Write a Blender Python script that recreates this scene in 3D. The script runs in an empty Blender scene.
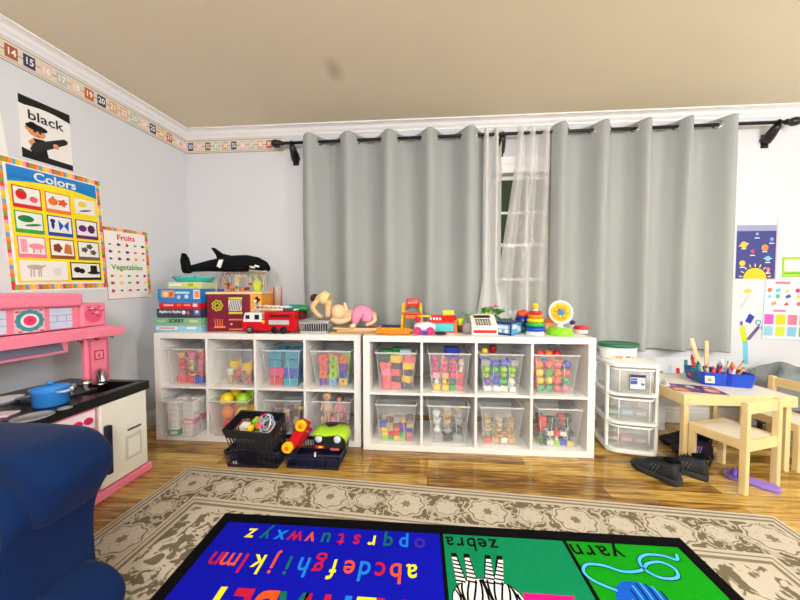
import bpy, bmesh, math, random
from mathutils import Vector, Matrix
random.seed(7)
SC = bpy.context.scene
COL = SC.collection
PI = math.pi
def R(a): return math.radians(a)
# ------------------------------------------------------------------ camera model (also used to measure the room)
F = 292.0; YAW = R(-3.98); PIT = R(1.77); H = 1.067
FW = Vector((math.sin(YAW)*math.cos(PIT), math.cos(YAW)*math.cos(PIT), -math.sin(PIT)))
RT = Vector((math.cos(YAW), -math.sin(YAW), 0)); UP = RT.cross(FW)
EYE = Vector((0, 0, H))
def ray(u, v): return RT*((u-400)/F) - UP*((v-300)/F) + FW
def hit(u, v, n, k):
    d = ray(u, v); n = Vector(n); return EYE + d*((k - n.dot(EYE))/n.dot(d))
def az(u, v, z=0): return hit(u, v, (0,0,1), z)
def ay(u, v, y): return hit(u, v, (0,1,0), y)
WY = 2.5; CZ = 2.475; ST = .77
LA = R(6.3); LD = Vector((-math.sin(LA), -math.cos(LA), 0)); LN = Vector((math.cos(LA), -math.sin(LA), 0))
LP = Vector((-2.075, 2.5, 0)); LK = LN.dot(LP)
def al(u, v, off=0): return hit(u, v, LN, LK+off)

cam = bpy.data.cameras.new('camera'); co = bpy.data.objects.new('camera', cam); COL.objects.link(co)
cam.sensor_fit = 'HORIZONTAL'; cam.sensor_width = 36; cam.lens = F*36/800; cam.clip_start = .05
co.matrix_world = Matrix.Translation(EYE) @ Matrix((RT, UP, -FW)).transposed().to_4x4()
SC.camera = co
# ------------------------------------------------------------------ materials
def lin(c):
    c = c/255.0
    return c/12.92 if c <= .04045 else ((c+.055)/1.055)**2.4
MATS = {}
def mat(rgb, rough=.5, metal=0, alpha=1, noise=0, scale=20, bump=0, coat=0, emit=0, trans=0, name=None, sheen=0):
    key = (tuple(rgb), rough, metal, alpha, noise, scale, bump, coat, emit, trans, sheen)
    if key in MATS: return MATS[key]
    m = bpy.data.materials.new(name or 'surface'); m.use_nodes = True
    nt = m.node_tree; b = nt.nodes['Principled BSDF']
    c = (lin(rgb[0]), lin(rgb[1]), lin(rgb[2]), 1)
    b.inputs['Base Color'].default_value = c
    b.inputs['Roughness'].default_value = rough; b.inputs['Metallic'].default_value = metal
    b.inputs['Alpha'].default_value = alpha
    if rough >= .85: b.inputs['Specular IOR Level'].default_value = .12
    if coat: b.inputs['Coat Weight'].default_value = coat; b.inputs['Coat Roughness'].default_value = .15
    if sheen: b.inputs['Sheen Weight'].default_value = sheen
    if emit: b.inputs['Emission Color'].default_value = c; b.inputs['Emission Strength'].default_value = emit
    if trans: b.inputs['Transmission Weight'].default_value = trans
    n = noise or .04
    tc = nt.nodes.new('ShaderNodeTexCoord'); nz = nt.nodes.new('ShaderNodeTexNoise')
    nz.inputs['Scale'].default_value = scale; nz.inputs['Detail'].default_value = 3
    nt.links.new(tc.outputs['Object'], nz.inputs['Vector'])
    mx = nt.nodes.new('ShaderNodeMix'); mx.data_type = 'RGBA'
    mx.inputs[6].default_value = tuple(x*(1-n) for x in c[:3])+(1,)
    mx.inputs[7].default_value = tuple(min(1, x*(1+n)) for x in c[:3])+(1,)
    nt.links.new(nz.outputs['Fac'], mx.inputs[0]); nt.links.new(mx.outputs[2], b.inputs['Base Color'])
    if bump:
        bp = nt.nodes.new('ShaderNodeBump'); bp.inputs['Strength'].default_value = bump; bp.inputs['Distance'].default_value = .01
        nt.links.new(nz.outputs['Fac'], bp.inputs['Height']); nt.links.new(bp.outputs['Normal'], b.inputs['Normal'])
    MATS[key] = m
    return m
def P(r, g, b, rough=.35): return mat((r, g, b), rough)          # plain plastic / print
WHITE = P(238,238,234,.4); BLACK = P(7,7,9,.45); RED = P(214,20,28,.3); YEL = P(250,208,10,.35); ORG = P(245,120,20,.35)
GRN = P(30,160,60,.35); LIME = P(160,220,20,.35); BLU = P(25,60,190,.3); TEAL = P(20,165,190,.35); PINK = P(240,130,170,.4)
PUR = P(110,50,150,.4); MAG = P(225,30,120,.35); NAVY = P(22,36,96,.35); BRN = P(120,70,40,.5); TAN = P(214,178,120,.6)
CHROME = mat((200,200,200), .18, 1, name='chrome')
PINE = mat((232,206,150), .45, noise=.12, scale=9, name='pale_pine')
SKIN = P(228,180,136,.55)
# ------------------------------------------------------------------ mesh builder
class MB:
    def __init__(s): s.v = []; s.f = []; s.mi = []; s.sm = []; s.mats = []; s.uv=None
    def add(s, vs, fs, m, smooth=False):
        o = len(s.v); s.v += [Vector(p) for p in vs]
        if m not in s.mats: s.mats.append(m)
        k = s.mats.index(m)
        for f in fs: s.f.append([o+i for i in f]); s.mi.append(k); s.sm.append(smooth)
        return s
    def box(s, c, d, m, rot=None, taper=1):
        x, y, z = d[0]/2, d[1]/2, d[2]/2; t = taper
        vs = [Vector(p) for p in ((-x,-y,-z),(x,-y,-z),(x,y,-z),(-x,y,-z),(-x*t,-y*t,z),(x*t,-y*t,z),(x*t,y*t,z),(-x*t,y*t,z))]
        if rot is not None:
            M = rot if isinstance(rot, Matrix) else Matrix.Rotation(rot, 3, 'Z')
            vs = [M @ p for p in vs]
        c = Vector(c)
        return s.add([p+c for p in vs], [(0,3,2,1),(4,5,6,7),(0,1,5,4),(1,2,6,5),(2,3,7,6),(3,0,4,7)], m)
    def bx(s, x0, x1, y0, y1, z0, z1, m): return s.box(((x0+x1)/2,(y0+y1)/2,(z0+z1)/2), (abs(x1-x0),abs(y1-y0),abs(z1-z0)), m)
    def loft(s, rings, m, cap=True, smooth=True, close=True):
        n = len(rings[0]); vs = [p for r in rings for p in r]; fs = []
        for i in range(len(rings)-1):
            for j in range(n if close else n-1):
                k = (j+1) % n; fs.append((i*n+j, i*n+k, (i+1)*n+k, (i+1)*n+j))
        s.add(vs, fs, m, smooth)
        if cap:
            s.add(rings[0], [tuple(range(n))[::-1]], m); s.add(rings[-1], [tuple(range(n))], m)
        return s
    def cyl(s, p, q, r, m, r2=None, n=14, cap=True, smooth=True):
        p = Vector(p); q = Vector(q); r2 = r if r2 is None else r2
        d = (q-p).normalized(); a = d.orthogonal().normalized(); b = d.cross(a)
        ring = lambda c, rr: [c + (a*math.cos(2*PI*i/n) + b*math.sin(2*PI*i/n))*rr for i in range(n)]
        return s.loft([ring(p, r), ring(q, r2)], m, cap, smooth)
    def lathe(s, prof, m, at=(0,0,0), n=20, rot=None, sx=1, sy=1):
        at = Vector(at); rings = []
        for r, z in prof:
            rg = [Vector((r*sx*math.cos(2*PI*i/n), r*sy*math.sin(2*PI*i/n), z)) for i in range(n)]
            if rot is not None: rg = [rot @ p for p in rg]
            rings.append([p+at for p in rg])
        return s.loft(rings, m, True, True)
    def sph(s, c, r, m, n=14, k=9, rot=None):
        if not hasattr(r, '__len__'): r = (r, r, r)
        c = Vector(c); rings = []
        for i in range(k+1):
            t = PI*(i/k) if 0 < i < k else (.02 if i == 0 else PI-.02)
            rg = [Vector((r[0]*math.sin(t)*math.cos(2*PI*j/n), r[1]*math.sin(t)*math.sin(2*PI*j/n), -r[2]*math.cos(t))) for j in range(n)]
            if rot is not None: rg = [rot @ p for p in rg]
            rings.append([p+c for p in rg])
        return s.loft(rings, m, True, True)
    def tube(s, path, r, m, n=8, closed=False):
        path = [Vector(p) for p in path]; N = len(path); rings = []
        up = None
        for i, p in enumerate(path):
            a = path[i-1] if (i or closed) else p; b = path[(i+1) % N] if (i < N-1 or closed) else p
            d = (b-a).normalized()
            if up is None: up = d.orthogonal().normalized()
            up = (up - d*up.dot(d)); up = up.normalized() if up.length > 1e-6 else d.orthogonal().normalized()
            w = d.cross(up); rr = r[i] if hasattr(r, '__len__') else r
            rings.append([p + (up*math.cos(2*PI*j/n) + w*math.sin(2*PI*j/n))*rr for j in range(n)])
        if closed: rings.append(rings[0]); return s.loft(rings, m, False)
        return s.loft(rings, m, True)
    def torus(s, c, Rr, r, m, axis=(0,0,1), n=20, k=8):
        c = Vector(c); d = Vector(axis).normalized(); a = d.orthogonal().normalized(); b = d.cross(a)
        return s.tube([c + (a*math.cos(2*PI*i/n)+b*math.sin(2*PI*i/n))*Rr for i in range(n)], r, m, k, True)
    def prism(s, poly, ext, m, smooth=False):
        poly = [Vector(p) for p in poly]; e = Vector(ext); n = len(poly)
        s.add(poly+[p+e for p in poly], [tuple(range(n))[::-1], tuple(range(n, 2*n))] + [(i, (i+1) % n, n+(i+1) % n, n+i) for i in range(n)], m, smooth)
        return s
    def text(s, body, size, M, m, align='CENTER', bold=0, xs=1):
        cu = bpy.data.curves.new('t', 'FONT'); cu.body = body; cu.size = size; cu.align_x = align; cu.align_y = 'CENTER'; cu.offset = bold; cu.resolution_u = 3
        cu.extrude = .0002
        o = bpy.data.objects.new('t', cu); COL.objects.link(o); dg = bpy.context.evaluated_depsgraph_get()
        me = bpy.data.meshes.new_from_object(o.evaluated_get(dg))
        s.add([M @ Vector((v.co.x*xs, v.co.y, v.co.z)) for v in me.vertices], [tuple(p.vertices) for p in me.polygons], m)
        bpy.data.objects.remove(o); bpy.data.meshes.remove(me); bpy.data.curves.remove(cu)
        return s
    def build(s, name, parent=None, bevel=0, sub=0, local=False, seg=2, solid=0):
        vs = s.v
        if parent is None:
            if local: og = Vector((0,0,0))
            else:
                xs = [p.x for p in vs]; ys = [p.y for p in vs]; zs = [p.z for p in vs]
                og = Vector(((min(xs)+max(xs))/2, (min(ys)+max(ys))/2, min(zs)))
        else:
            og = Vector((0,0,0))
            if not local:
                q = parent
                while q: og += q.location; q = q.parent
        me = bpy.data.meshes.new(name)
        me.from_pydata([tuple(p-og) for p in vs], [], s.f)
        for m in s.mats: me.materials.append(m)
        me.polygons.foreach_set('material_index', s.mi); me.polygons.foreach_set('use_smooth', s.sm)
        bm = bmesh.new(); bm.from_mesh(me); bmesh.ops.remove_doubles(bm, verts=bm.verts, dist=1e-5)
        bmesh.ops.recalc_face_normals(bm, faces=bm.faces); bm.to_mesh(me); bm.free()
        me.update()
        o = bpy.data.objects.new(name, me); COL.objects.link(o)
        if parent: o.parent = parent
        else: o.location = og
        if solid: md = o.modifiers.new('thickness', 'SOLIDIFY'); md.thickness = solid; md.offset = 0
        if bevel:
            md = o.modifiers.new('bevel', 'BEVEL'); md.width = bevel; md.segments = seg; md.limit_method = 'ANGLE'; md.angle_limit = R(35)
            if seg > 2: 
                for p in me.polygons: p.use_smooth = True
        if sub: md = o.modifiers.new('sub', 'SUBSURF'); md.levels = sub; md.render_levels = sub
        return o
def tag(o, label, cat, group=None, kind=None):
    o['label'] = label; o['category'] = cat
    if group: o['group'] = group
    if kind: o['kind'] = kind
    return o
def thing(name, label, cat, loc, rz=0, group=None, kind=None):
    o = bpy.data.objects.new(name, None); COL.objects.link(o); o.location = loc; o.rotation_euler = (0,0,rz); o.empty_display_size = .05
    return tag(o, label, cat, group, kind)
def struct(o): o['kind'] = 'structure'; return o
KIDS = {}
def tree(o, parent=None):
    c = o.copy(); COL.objects.link(c)
    if parent: c.parent = parent
    for ch in [x for x in COL.objects if x.parent == o]: tree(ch, c)
    return c
def skin(name, pts, edges, rad, m, parent=None, sub=2):
    og = Vector((0,0,0)) if parent is None else parent.location
    me = bpy.data.meshes.new(name); me.from_pydata([tuple(Vector(p)-og) for p in pts], edges, []); me.materials.append(m)
    o = bpy.data.objects.new(name, me); COL.objects.link(o)
    if parent: o.parent = parent
    md = o.modifiers.new('skin', 'SKIN'); md.use_smooth_shade = True
    if not me.skin_vertices: me.skin_vertices_new() if hasattr(me, 'skin_vertices_new') else None
    return o, me
def sm01(t): t = max(0, min(1, t)); return t*t*(3-2*t)
# flat printed sheet on a wall: corners in the photo -> real rectangle on the plane
class Sheet:
    def __init__(s, TL, TR, BL, BR, n):
        TL, TR, BL, BR = map(Vector, (TL, TR, BL, BR))
        s.n = Vector(n).normalized()
        ex = ((TR-TL)+(BR-BL))/2; ey = ((TL-BL)+(TR-BR))/2
        s.w = ex.length; s.h = ey.length; s.ex = ex.normalized()
        s.ey = s.n.cross(s.ex).normalized()
        if s.ey.dot(ey) < 0: s.ey = -s.ey
        c = (TL+TR+BL+BR)/4; s.o = c - s.ex*s.w/2 - s.ey*s.h/2 + s.n*.002
        s.mb = MB()
    def p(s, x, y, l=0): return s.o + s.ex*(x*s.w) + s.ey*(y*s.h) + s.n*(l*.0005)
    def base(s, m, t=.0019):
        s.mb.prism([s.p(0,0)-s.n*t, s.p(1,0)-s.n*t, s.p(1,1)-s.n*t, s.p(0,1)-s.n*t], s.n*t, m); return s
    def poly(s, pts, m, l=1): s.mb.add([s.p(x, y, l) for x, y in pts], [tuple(range(len(pts)))], m); return s
    def rect(s, x0, y0, x1, y1, m, l=1): return s.poly([(x0,y0),(x1,y0),(x1,y1),(x0,y1)], m, l)
    def disc(s, x, y, r, m, l=1, ry=None, n=16, ph=0, a0=0, a1=1, sc=0, k=6):
        ry = ry or r; k_ = s.w/s.h
        pts = []
        for i in range(n if a1-a0 >= 1 else n+1):
            t = 2*PI*(a0+(a1-a0)*i/n)
            q = 1+sc*math.cos(k*t); c, d = r*q*math.cos(t), ry*q*math.sin(t)
            pts.append((x+(c*math.cos(ph)-d*math.sin(ph))/s.w, y+(c*math.sin(ph)+d*math.cos(ph))/s.h))
        return s.poly(pts, m, l)
    def bar(s, x0, y0, x1, y1, w, m, l=1):
        d = Vector(((x1-x0)*s.w, (y1-y0)*s.h)); d.normalize(); q = Vector((-d.y, d.x))*w/2
        return s.poly([(x0+q.x/s.w, y0+q.y/s.h), (x1+q.x/s.w, y1+q.y/s.h), (x1-q.x/s.w, y1-q.y/s.h), (x0-q.x/s.w, y0-q.y/s.h)], m, l)
    def text(s, t, x, y, size, m, l=2, bold=0, rot=0, xs=1):
        M = Matrix((s.ex, s.ey, s.n)).transposed().to_4x4(); M.translation = s.p(x, y, l)
        s.mb.text(t, size, M @ Matrix.Rotation(rot, 4, 'Z'), m, bold=bold, xs=xs); return s
# ================================================================== THE ROOM
SC.view_settings.view_transform = 'Standard'; SC.view_settings.look = 'None'; SC.view_settings.gamma = 1
SC.view_settings.exposure = .35
SC.cycles.transparent_max_bounces = 24; SC.cycles.max_bounces = 8
RX = 3.6; FY = -2.4
wallM = mat((214,217,221), .75, noise=.02, scale=3, bump=.03, name='wall_paint')
ceilM = mat((230,221,194), .85, noise=.03, scale=2, name='ceiling_paint')
trimM = mat((240,240,238), .4, name='trim_paint')
# ceiling stain
nt = ceilM.node_tree; b = nt.nodes['Principled BSDF']
sp = az(334, 70, CZ); tc = nt.nodes.new('ShaderNodeTexCoord')
vm = nt.nodes.new('ShaderNodeMapping'); vm.inputs['Location'].default_value = (-sp.x*14, -sp.y*8, 0); vm.inputs['Scale'].default_value = (14, 8, 0)
gr = nt.nodes.new('ShaderNodeTexGradient'); gr.gradient_type = 'SPHERICAL'; mx = nt.nodes.new('ShaderNodeMix'); mx.data_type = 'RGBA'
geo = nt.nodes.new('ShaderNodeNewGeometry')
nt.links.new(geo.outputs['Position'], vm.inputs['Vector']); nt.links.new(vm.outputs[0], gr.inputs['Vector'])
src = b.inputs['Base Color'].links[0].from_socket
mth = nt.nodes.new('ShaderNodeMath'); mth.operation = 'MULTIPLY'; mth.inputs[1].default_value = .5
nt.links.new(gr.outputs['Fac'], mth.inputs[0]); nt.links.new(mth.outputs[0], mx.inputs[0]); nt.links.new(src, mx.inputs[6])
mx.inputs[7].default_value = (lin(140),lin(125),lin(95),1); nt.links.new(mx.outputs[2], b.inputs['Base Color'])

def lw(s, z, off=0): return LP + LD*s + LN*off + Vector((0,0,z))
def wood_floor():
    m = bpy.data.materials.new('plank_floor'); m.use_nodes = True; nt = m.node_tree; N = nt.nodes; L = nt.links
    b = N['Principled BSDF']; g = N.new('ShaderNodeNewGeometry')
    mp = N.new('ShaderNodeMapping'); mp.inputs['Rotation'].default_value = (0,0,R(1.5)); L.new(g.outputs['Position'], mp.inputs['Vector'])
    br = N.new('ShaderNodeTexBrick'); br.inputs['Scale'].default_value = 1; br.inputs['Brick Width'].default_value = .95; br.inputs['Row Height'].default_value = .083
    br.inputs['Mortar Size'].default_value = .0012; br.inputs['Color1'].default_value = (0,0,0,1); br.inputs['Color2'].default_value = (1,1,1,1); br.inputs['Mortar'].default_value = (0,0,0,1)
    br.offset = .37; L.new(mp.outputs[0], br.inputs['Vector'])
    mg = N.new('ShaderNodeMapping'); mg.inputs['Scale'].default_value = (1.6, 22, 1); L.new(g.outputs['Position'], mg.inputs['Vector'])
    nz = N.new('ShaderNodeTexNoise'); nz.inputs['Scale'].default_value = 3; nz.inputs['Detail'].default_value = 6; nz.inputs['Distortion'].default_value = .9; L.new(mg.outputs[0], nz.inputs['Vector'])
    n2 = N.new('ShaderNodeTexNoise'); n2.inputs['Scale'].default_value = 2.2; n2.inputs['Detail'].default_value = 3; L.new(g.outputs['Position'], n2.inputs['Vector'])
    a1 = N.new('ShaderNodeMath'); a1.operation = 'MULTIPLY_ADD'; a1.inputs[1].default_value = .30; L.new(br.outputs['Color'], a1.inputs[0])
    a0 = N.new('ShaderNodeMath'); a0.operation = 'MULTIPLY'; a0.inputs[1].default_value = .95; L.new(nz.outputs['Fac'], a0.inputs[0])
    a2 = N.new('ShaderNodeMath'); a2.operation = 'MULTIPLY_ADD'; a2.inputs[1].default_value = .25; L.new(n2.outputs['Fac'], a2.inputs[0]); L.new(a0.outputs[0], a2.inputs[2])
    L.new(a2.outputs[0], a1.inputs[2])
    cr = N.new('ShaderNodeValToRGB'); e = cr.color_ramp.elements
    e[0].position = .42; e[0].color = (lin(78),lin(50),lin(18),1); e[1].position = 1.0; e[1].color = (lin(218),lin(184),lin(102),1)
    x = e.new(.62); x.color = (lin(138),lin(98),lin(38),1); x = e.new(.78); x.color = (lin(182),lin(142),lin(62),1)
    L.new(a1.outputs[0], cr.inputs[0])
    mx = N.new('ShaderNodeMix'); mx.data_type = 'RGBA'; L.new(br.outputs['Fac'], mx.inputs[0]); L.new(cr.outputs[0], mx.inputs[6]); mx.inputs[7].default_value = (.02,.01,.005,1)
    L.new(mx.outputs[2], b.inputs['Base Color']); b.inputs['Roughness'].default_value = .22
    b.inputs['Coat Weight'].default_value = .35; b.inputs['Coat Roughness'].default_value = .12
    return m
fl = MB().bx(-2.9, RX, FY, WY+.1, -.1, 0, wood_floor()).build('floor'); struct(fl)
struct(MB().bx(-2.9, RX, FY, WY+.1, CZ, CZ+.1, ceilM).build('ceiling'))
# back wall with the window opening
wx0, wx1, wz0, wz1 = .30, 1.50, .86, 2.035
m = MB(); t = WY+.12
m.bx(-2.2, wx0, WY, t, 0, CZ, wallM).bx(wx1, RX, WY, t, 0, CZ, wallM).bx(wx0, wx1, WY, t, 0, wz0, wallM).bx(wx0, wx1, WY, t, wz1, CZ, wallM)
struct(m.build('wall_back'))
a, b_ = lw(0,0), lw(4.93,0)
struct(MB().prism([a, b_, b_-LN*.12, a-LN*.12], (0,0,CZ), wallM).build('wall_left'))
struct(MB().bx(RX, RX+.1, FY, WY+.1, 0, CZ, wallM).build('wall_right'))
struct(MB().bx(-2.9, RX, FY-.1, FY, 0, CZ, wallM).build('wall_front'))
# crown mouldings and baseboards (profiles swept along the walls)
def sweep(prof, P0, P1, n, m):
    rings = [[P + n*o + Vector((0,0,z)) for o, z in prof] for P in (P0, P1)]
    return MB().loft(rings, m, True, False)
crown = [(0,CZ-.062),(.008,CZ-.062),(.012,CZ-.05),(.028,CZ-.036),(.038,CZ-.02),(.055,CZ-.012),(.07,CZ-.01),(.07,CZ),(0,CZ)]
base = [(0,0),(.016,0),(.016,.085),(.011,.095),(.011,.112),(.005,.125),(0,.125)]
BN = Vector((0,-1,0))
struct(sweep(crown, Vector((-2.07,WY,0)), Vector((RX,WY,0)), BN, trimM).build('trim_1'))
struct(sweep(crown, lw(.0,0), lw(4.9,0), LN, trimM).build('trim_2'))
struct(sweep(base, Vector((-2.06,WY,0)), Vector((RX,WY,0)), BN, trimM).build('baseboard_back'))
struct(sweep(base, lw(.0,0), lw(4.9,0), LN, trimM).build('baseboard_left'))
# window: casing, two sashes with muntins, dark night glass
wr = thing('window_1', 'x', 'x', (wx0,WY,wz0)); del wr['label']; del wr['category']; wr['kind'] = 'structure'
m = MB()
m.bx(wx0-.09, wx0, WY-.02, WY+.02, wz0-.02, wz1+.03, trimM).bx(wx1, wx1+.09, WY-.02, WY+.02, wz0-.02, wz1+.03, trimM)
m.bx(wx0-.11, wx1+.11, WY-.022, WY+.02, wz1+.0, wz1+.07, trimM).bx(wx0-.12, wx1+.12, WY-.025, WY+.02, wz1+.07, wz1+.13, trimM)
m.bx(wx0-.11, wx1+.11, WY-.03, WY+.02, wz0-.03, wz0, trimM)
m.build('window_frame', wr, bevel=.003)
m = MB(); zm = (wz0+wz1)/2; X = wx0; 
for (za, zb, yy) in ((wz0, zm+.02, WY+.045), (zm-.02, wz1, WY+.075)):
    m.bx(wx0, wx0+.045, yy-.015, yy+.015, za, zb, trimM).bx(wx1-.045, wx1, yy-.015, yy+.015, za, zb, trimM)
    m.bx(wx0, wx1, yy-.015, yy+.015, za, za+.04, trimM).bx(wx0, wx1, yy-.015, yy+.015, zb-.03, zb, trimM)
    for i in range(1, 4):
        x = wx0+(wx1-wx0)*i/4; m.bx(x-.01, x+.01, yy-.008, yy+.008, za, zb, trimM)
    z = (za+zb)/2; m.bx(wx0, wx1, yy-.008, yy+.008, z-.01, z+.01, trimM)
m.build('sash', wr)
m = MB(); gl = mat((40,60,34), .05, alpha=.55, name='window_glass')
m.bx(wx0+.04, wx1-.04, WY+.043, WY+.047, wz0+.03, zm, gl).bx(wx0+.04, wx1-.04, WY+.073, WY+.077, zm, wz1-.02, gl)
m.build('pane', wr)
w = bpy.data.worlds.new('night'); SC.world = w; w.use_nodes = True
w.node_tree.nodes['Background'].inputs[0].default_value = (.10,.14,.06,1); w.node_tree.nodes['Background'].inputs[1].default_value = 1.0
# lights: unseen globes, hung low to reach the ceiling; two are added fill
def lamp(x, y, E, r, label, drop=.62):
    t = thing('unseen_lamp', label, 'lamp', (x,y,CZ-drop))
    MB().cyl((x,y,CZ-.015),(x,y,CZ-.0005),.06,WHITE,n=24).build('lamp_base', t); MB().cyl((x,y,CZ-drop+2*r),(x,y,CZ-.015),.006,CHROME).build('lamp_stem', t)
    mm = mat((253,252,255), .4, emit=E, name='lamp_glow')
    MB().sph((x,y,CZ-drop+r), r, mm, 24, 16).build('lamp_globe', t)
lamp(-.5, -.9, 84, .14, 'added unseen white globe fill lamp behind the sofa')  # added to brighten the left wall, no known fixture
lamp(2.75, .0, 84, .16, 'large white globe pendant lamp by the right wall', .8)
lamp(.7, -1.3, 80, .15, 'added unseen white globe fill lamp at the back of the room', .85)  # added front fill from behind the camera, no known fixture

# ================================================================== BIG RUG
def leaf_mat(name, c1, c2, sc, thr=.5):
    m = bpy.data.materials.new(name); m.use_nodes = True; nt = m.node_tree; N = nt.nodes; L = nt.links
    b = N['Principled BSDF']; b.inputs['Roughness'].default_value = .95; b.inputs['Specular IOR Level'].default_value = .1
    g = N.new('ShaderNodeNewGeometry'); nz = N.new('ShaderNodeTexNoise'); nz.inputs['Scale'].default_value = 9; nz.inputs['Detail'].default_value = 2
    L.new(g.outputs['Position'], nz.inputs['Vector'])
    ad = N.new('ShaderNodeVectorMath'); ad.operation = 'MULTIPLY_ADD'; ad.inputs[1].default_value = (.12,.12,0); L.new(nz.outputs['Color'], ad.inputs[0]); L.new(g.outputs['Position'], ad.inputs[2])
    vo = N.new('ShaderNodeTexVoronoi'); vo.feature = 'DISTANCE_TO_EDGE'; vo.inputs['Scale'].default_value = sc; L.new(ad.outputs[0], vo.inputs['Vector'])
    n3 = N.new('ShaderNodeTexNoise'); n3.inputs['Scale'].default_value = 70; n3.inputs['Detail'].default_value = 3; L.new(g.outputs['Position'], n3.inputs['Vector'])
    s = N.new('ShaderNodeMath'); s.operation = 'MULTIPLY_ADD'; s.inputs[1].default_value = .35; L.new(n3.outputs['Fac'], s.inputs[0])
    L.new(vo.outputs['Distance'], s.inputs[2])
    if thr < 0:
        n5 = N.new('ShaderNodeTexNoise'); n5.inputs['Scale'].default_value = sc; n5.inputs['Detail'].default_value = 2.5; n5.inputs['Distortion'].default_value = 2.2; L.new(g.outputs['Position'], n5.inputs['Vector'])
        s = N.new('ShaderNodeMath'); s.operation = 'MULTIPLY_ADD'; s.inputs[1].default_value = .12; L.new(n3.outputs['Fac'], s.inputs[0]); L.new(n5.outputs['Fac'], s.inputs[2]); thr = -thr
    cr = N.new('ShaderNodeValToRGB'); e = cr.color_ramp.elements; e[0].position = thr-.02; e[1].position = thr+.02
    e[0].color = (*[lin(x) for x in c1],1); e[1].color = (*[lin(x) for x in c2],1)
    L.new(s.outputs[0], cr.inputs[0])
    n4 = N.new('ShaderNodeTexNoise'); n4.inputs['Scale'].default_value = 260; L.new(g.outputs['Position'], n4.inputs['Vector'])
    mx = N.new('ShaderNodeMix'); mx.data_type = 'RGBA'; mx.blend_type = 'MULTIPLY'; mx.inputs[0].default_value = .5
    L.new(cr.outputs[0], mx.inputs[6]); L.new(n4.outputs['Color'], mx.inputs[7])
    mm = N.new('ShaderNodeMix'); mm.data_type = 'RGBA'; mm.inputs[0].default_value = .55; L.new(mx.outputs[2], mm.inputs[6]); L.new(cr.outputs[0], mm.inputs[7])
    L.new(mm.outputs[2], b.inputs['Base Color'])
    bp = N.new('ShaderNodeBump'); bp.inputs['Strength'].default_value = .4; bp.inputs['Distance'].default_value = .004; L.new(n4.outputs['Fac'], bp.inputs['Height']); L.new(bp.outputs[0], b.inputs['Normal'])
    return m
TAUPE = (122,111,88); CREAM = (208,198,178)
rg_line = mat((196,186,166), .95, noise=.12, scale=60, name='rug_cream_wool')
rg_dark = mat((132,121,98), .95, noise=.3, scale=70, name='rug_taupe_wool')
rg_field = leaf_mat('rug_leaf_field', TAUPE, CREAM, 11, -.545)
rg_band = leaf_mat('rug_border_ground', (120,109,86), (196,186,164), 20, -.58)
rg_med = leaf_mat('rug_medallion', (166,155,132), (208,198,178), 30, .17)
ra = R(-3.45); rc = Vector((-1.385,1.645,0)); rx = Vector((math.cos(ra), math.sin(ra), 0)); ry = Vector((math.sin(ra), -math.cos(ra), 0))
RWD, RDP = 3.05, 2.1
def rp(x, y, z): p = rc + rx*x + ry*y; p.z = z; return p
m = MB()
m.prism([rp(0,0,.001), rp(RWD,0,.001), rp(RWD,RDP,.001), rp(0,RDP,.001)], (0,0,.008), rg_line)
def frame(i0, i1, mt, z):
    for (a, b2, c, d) in ((i0, RWD-i0, i0, i1), (i0, RWD-i0, RDP-i1, RDP-i0), (i0, i1, i1, RDP-i1), (RWD-i1, RWD-i0, i1, RDP-i1)):
        m.add([rp(a,c,z), rp(b2,c,z), rp(b2,d,z), rp(a,d,z)], [(0,1,2,3)], mt)
frame(.012,.022,rg_dark,.0094); frame(.034,.046,rg_dark,.0094); frame(.06,.235,rg_band,.0094)
frame(.25,.257,rg_dark,.0094); frame(.27,.285,rg_dark,.0094)
m.add([rp(.3,.3,.0094), rp(RWD-.3,.3,.0094), rp(RWD-.3,RDP-.3,.0094), rp(.3,RDP-.3,.0094)], [(0,1,2,3)], rg_field)
def blob(cx, cy, r, sc, k, mt, z, n=40, sq=1):
    m.add([rp(cx + r*(1+sc*math.cos(k*2*PI*i/n))*math.cos(2*PI*i/n), cy + sq*r*(1+sc*math.cos(k*2*PI*i/n))*math.sin(2*PI*i/n), z) for i in range(n)], [tuple(range(n))], mt)
def medal(cx, cy, big):
    r = .098 if big else .062
    blob(cx, cy, r, .07, 8, rg_line, .0098, sq=.86); blob(cx, cy, r*.90, .07, 8, rg_dark, .0102, sq=.86); blob(cx, cy, r*.82, .1, 8, rg_med, .0106, sq=.86)
    if big: blob(cx, cy, r*.2, .2, 6, rg_dark, .0110)
nb = 14
for i in range(nb+1):
    x = .148 + (RWD-.296)*i/nb; medal(x, .148, i % 2 == 0); medal(x, RDP-.148, i % 2 == 0)
for i in range(1, 10):
    y = .148 + (RDP-.296)*i/10; medal(.148, y, i % 2 == 0); medal(RWD-.148, y, i % 2 == 0)
tag(m.build('area_rug'), 'large taupe and cream medallion-bordered rug on the wood floor', 'rug')

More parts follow.
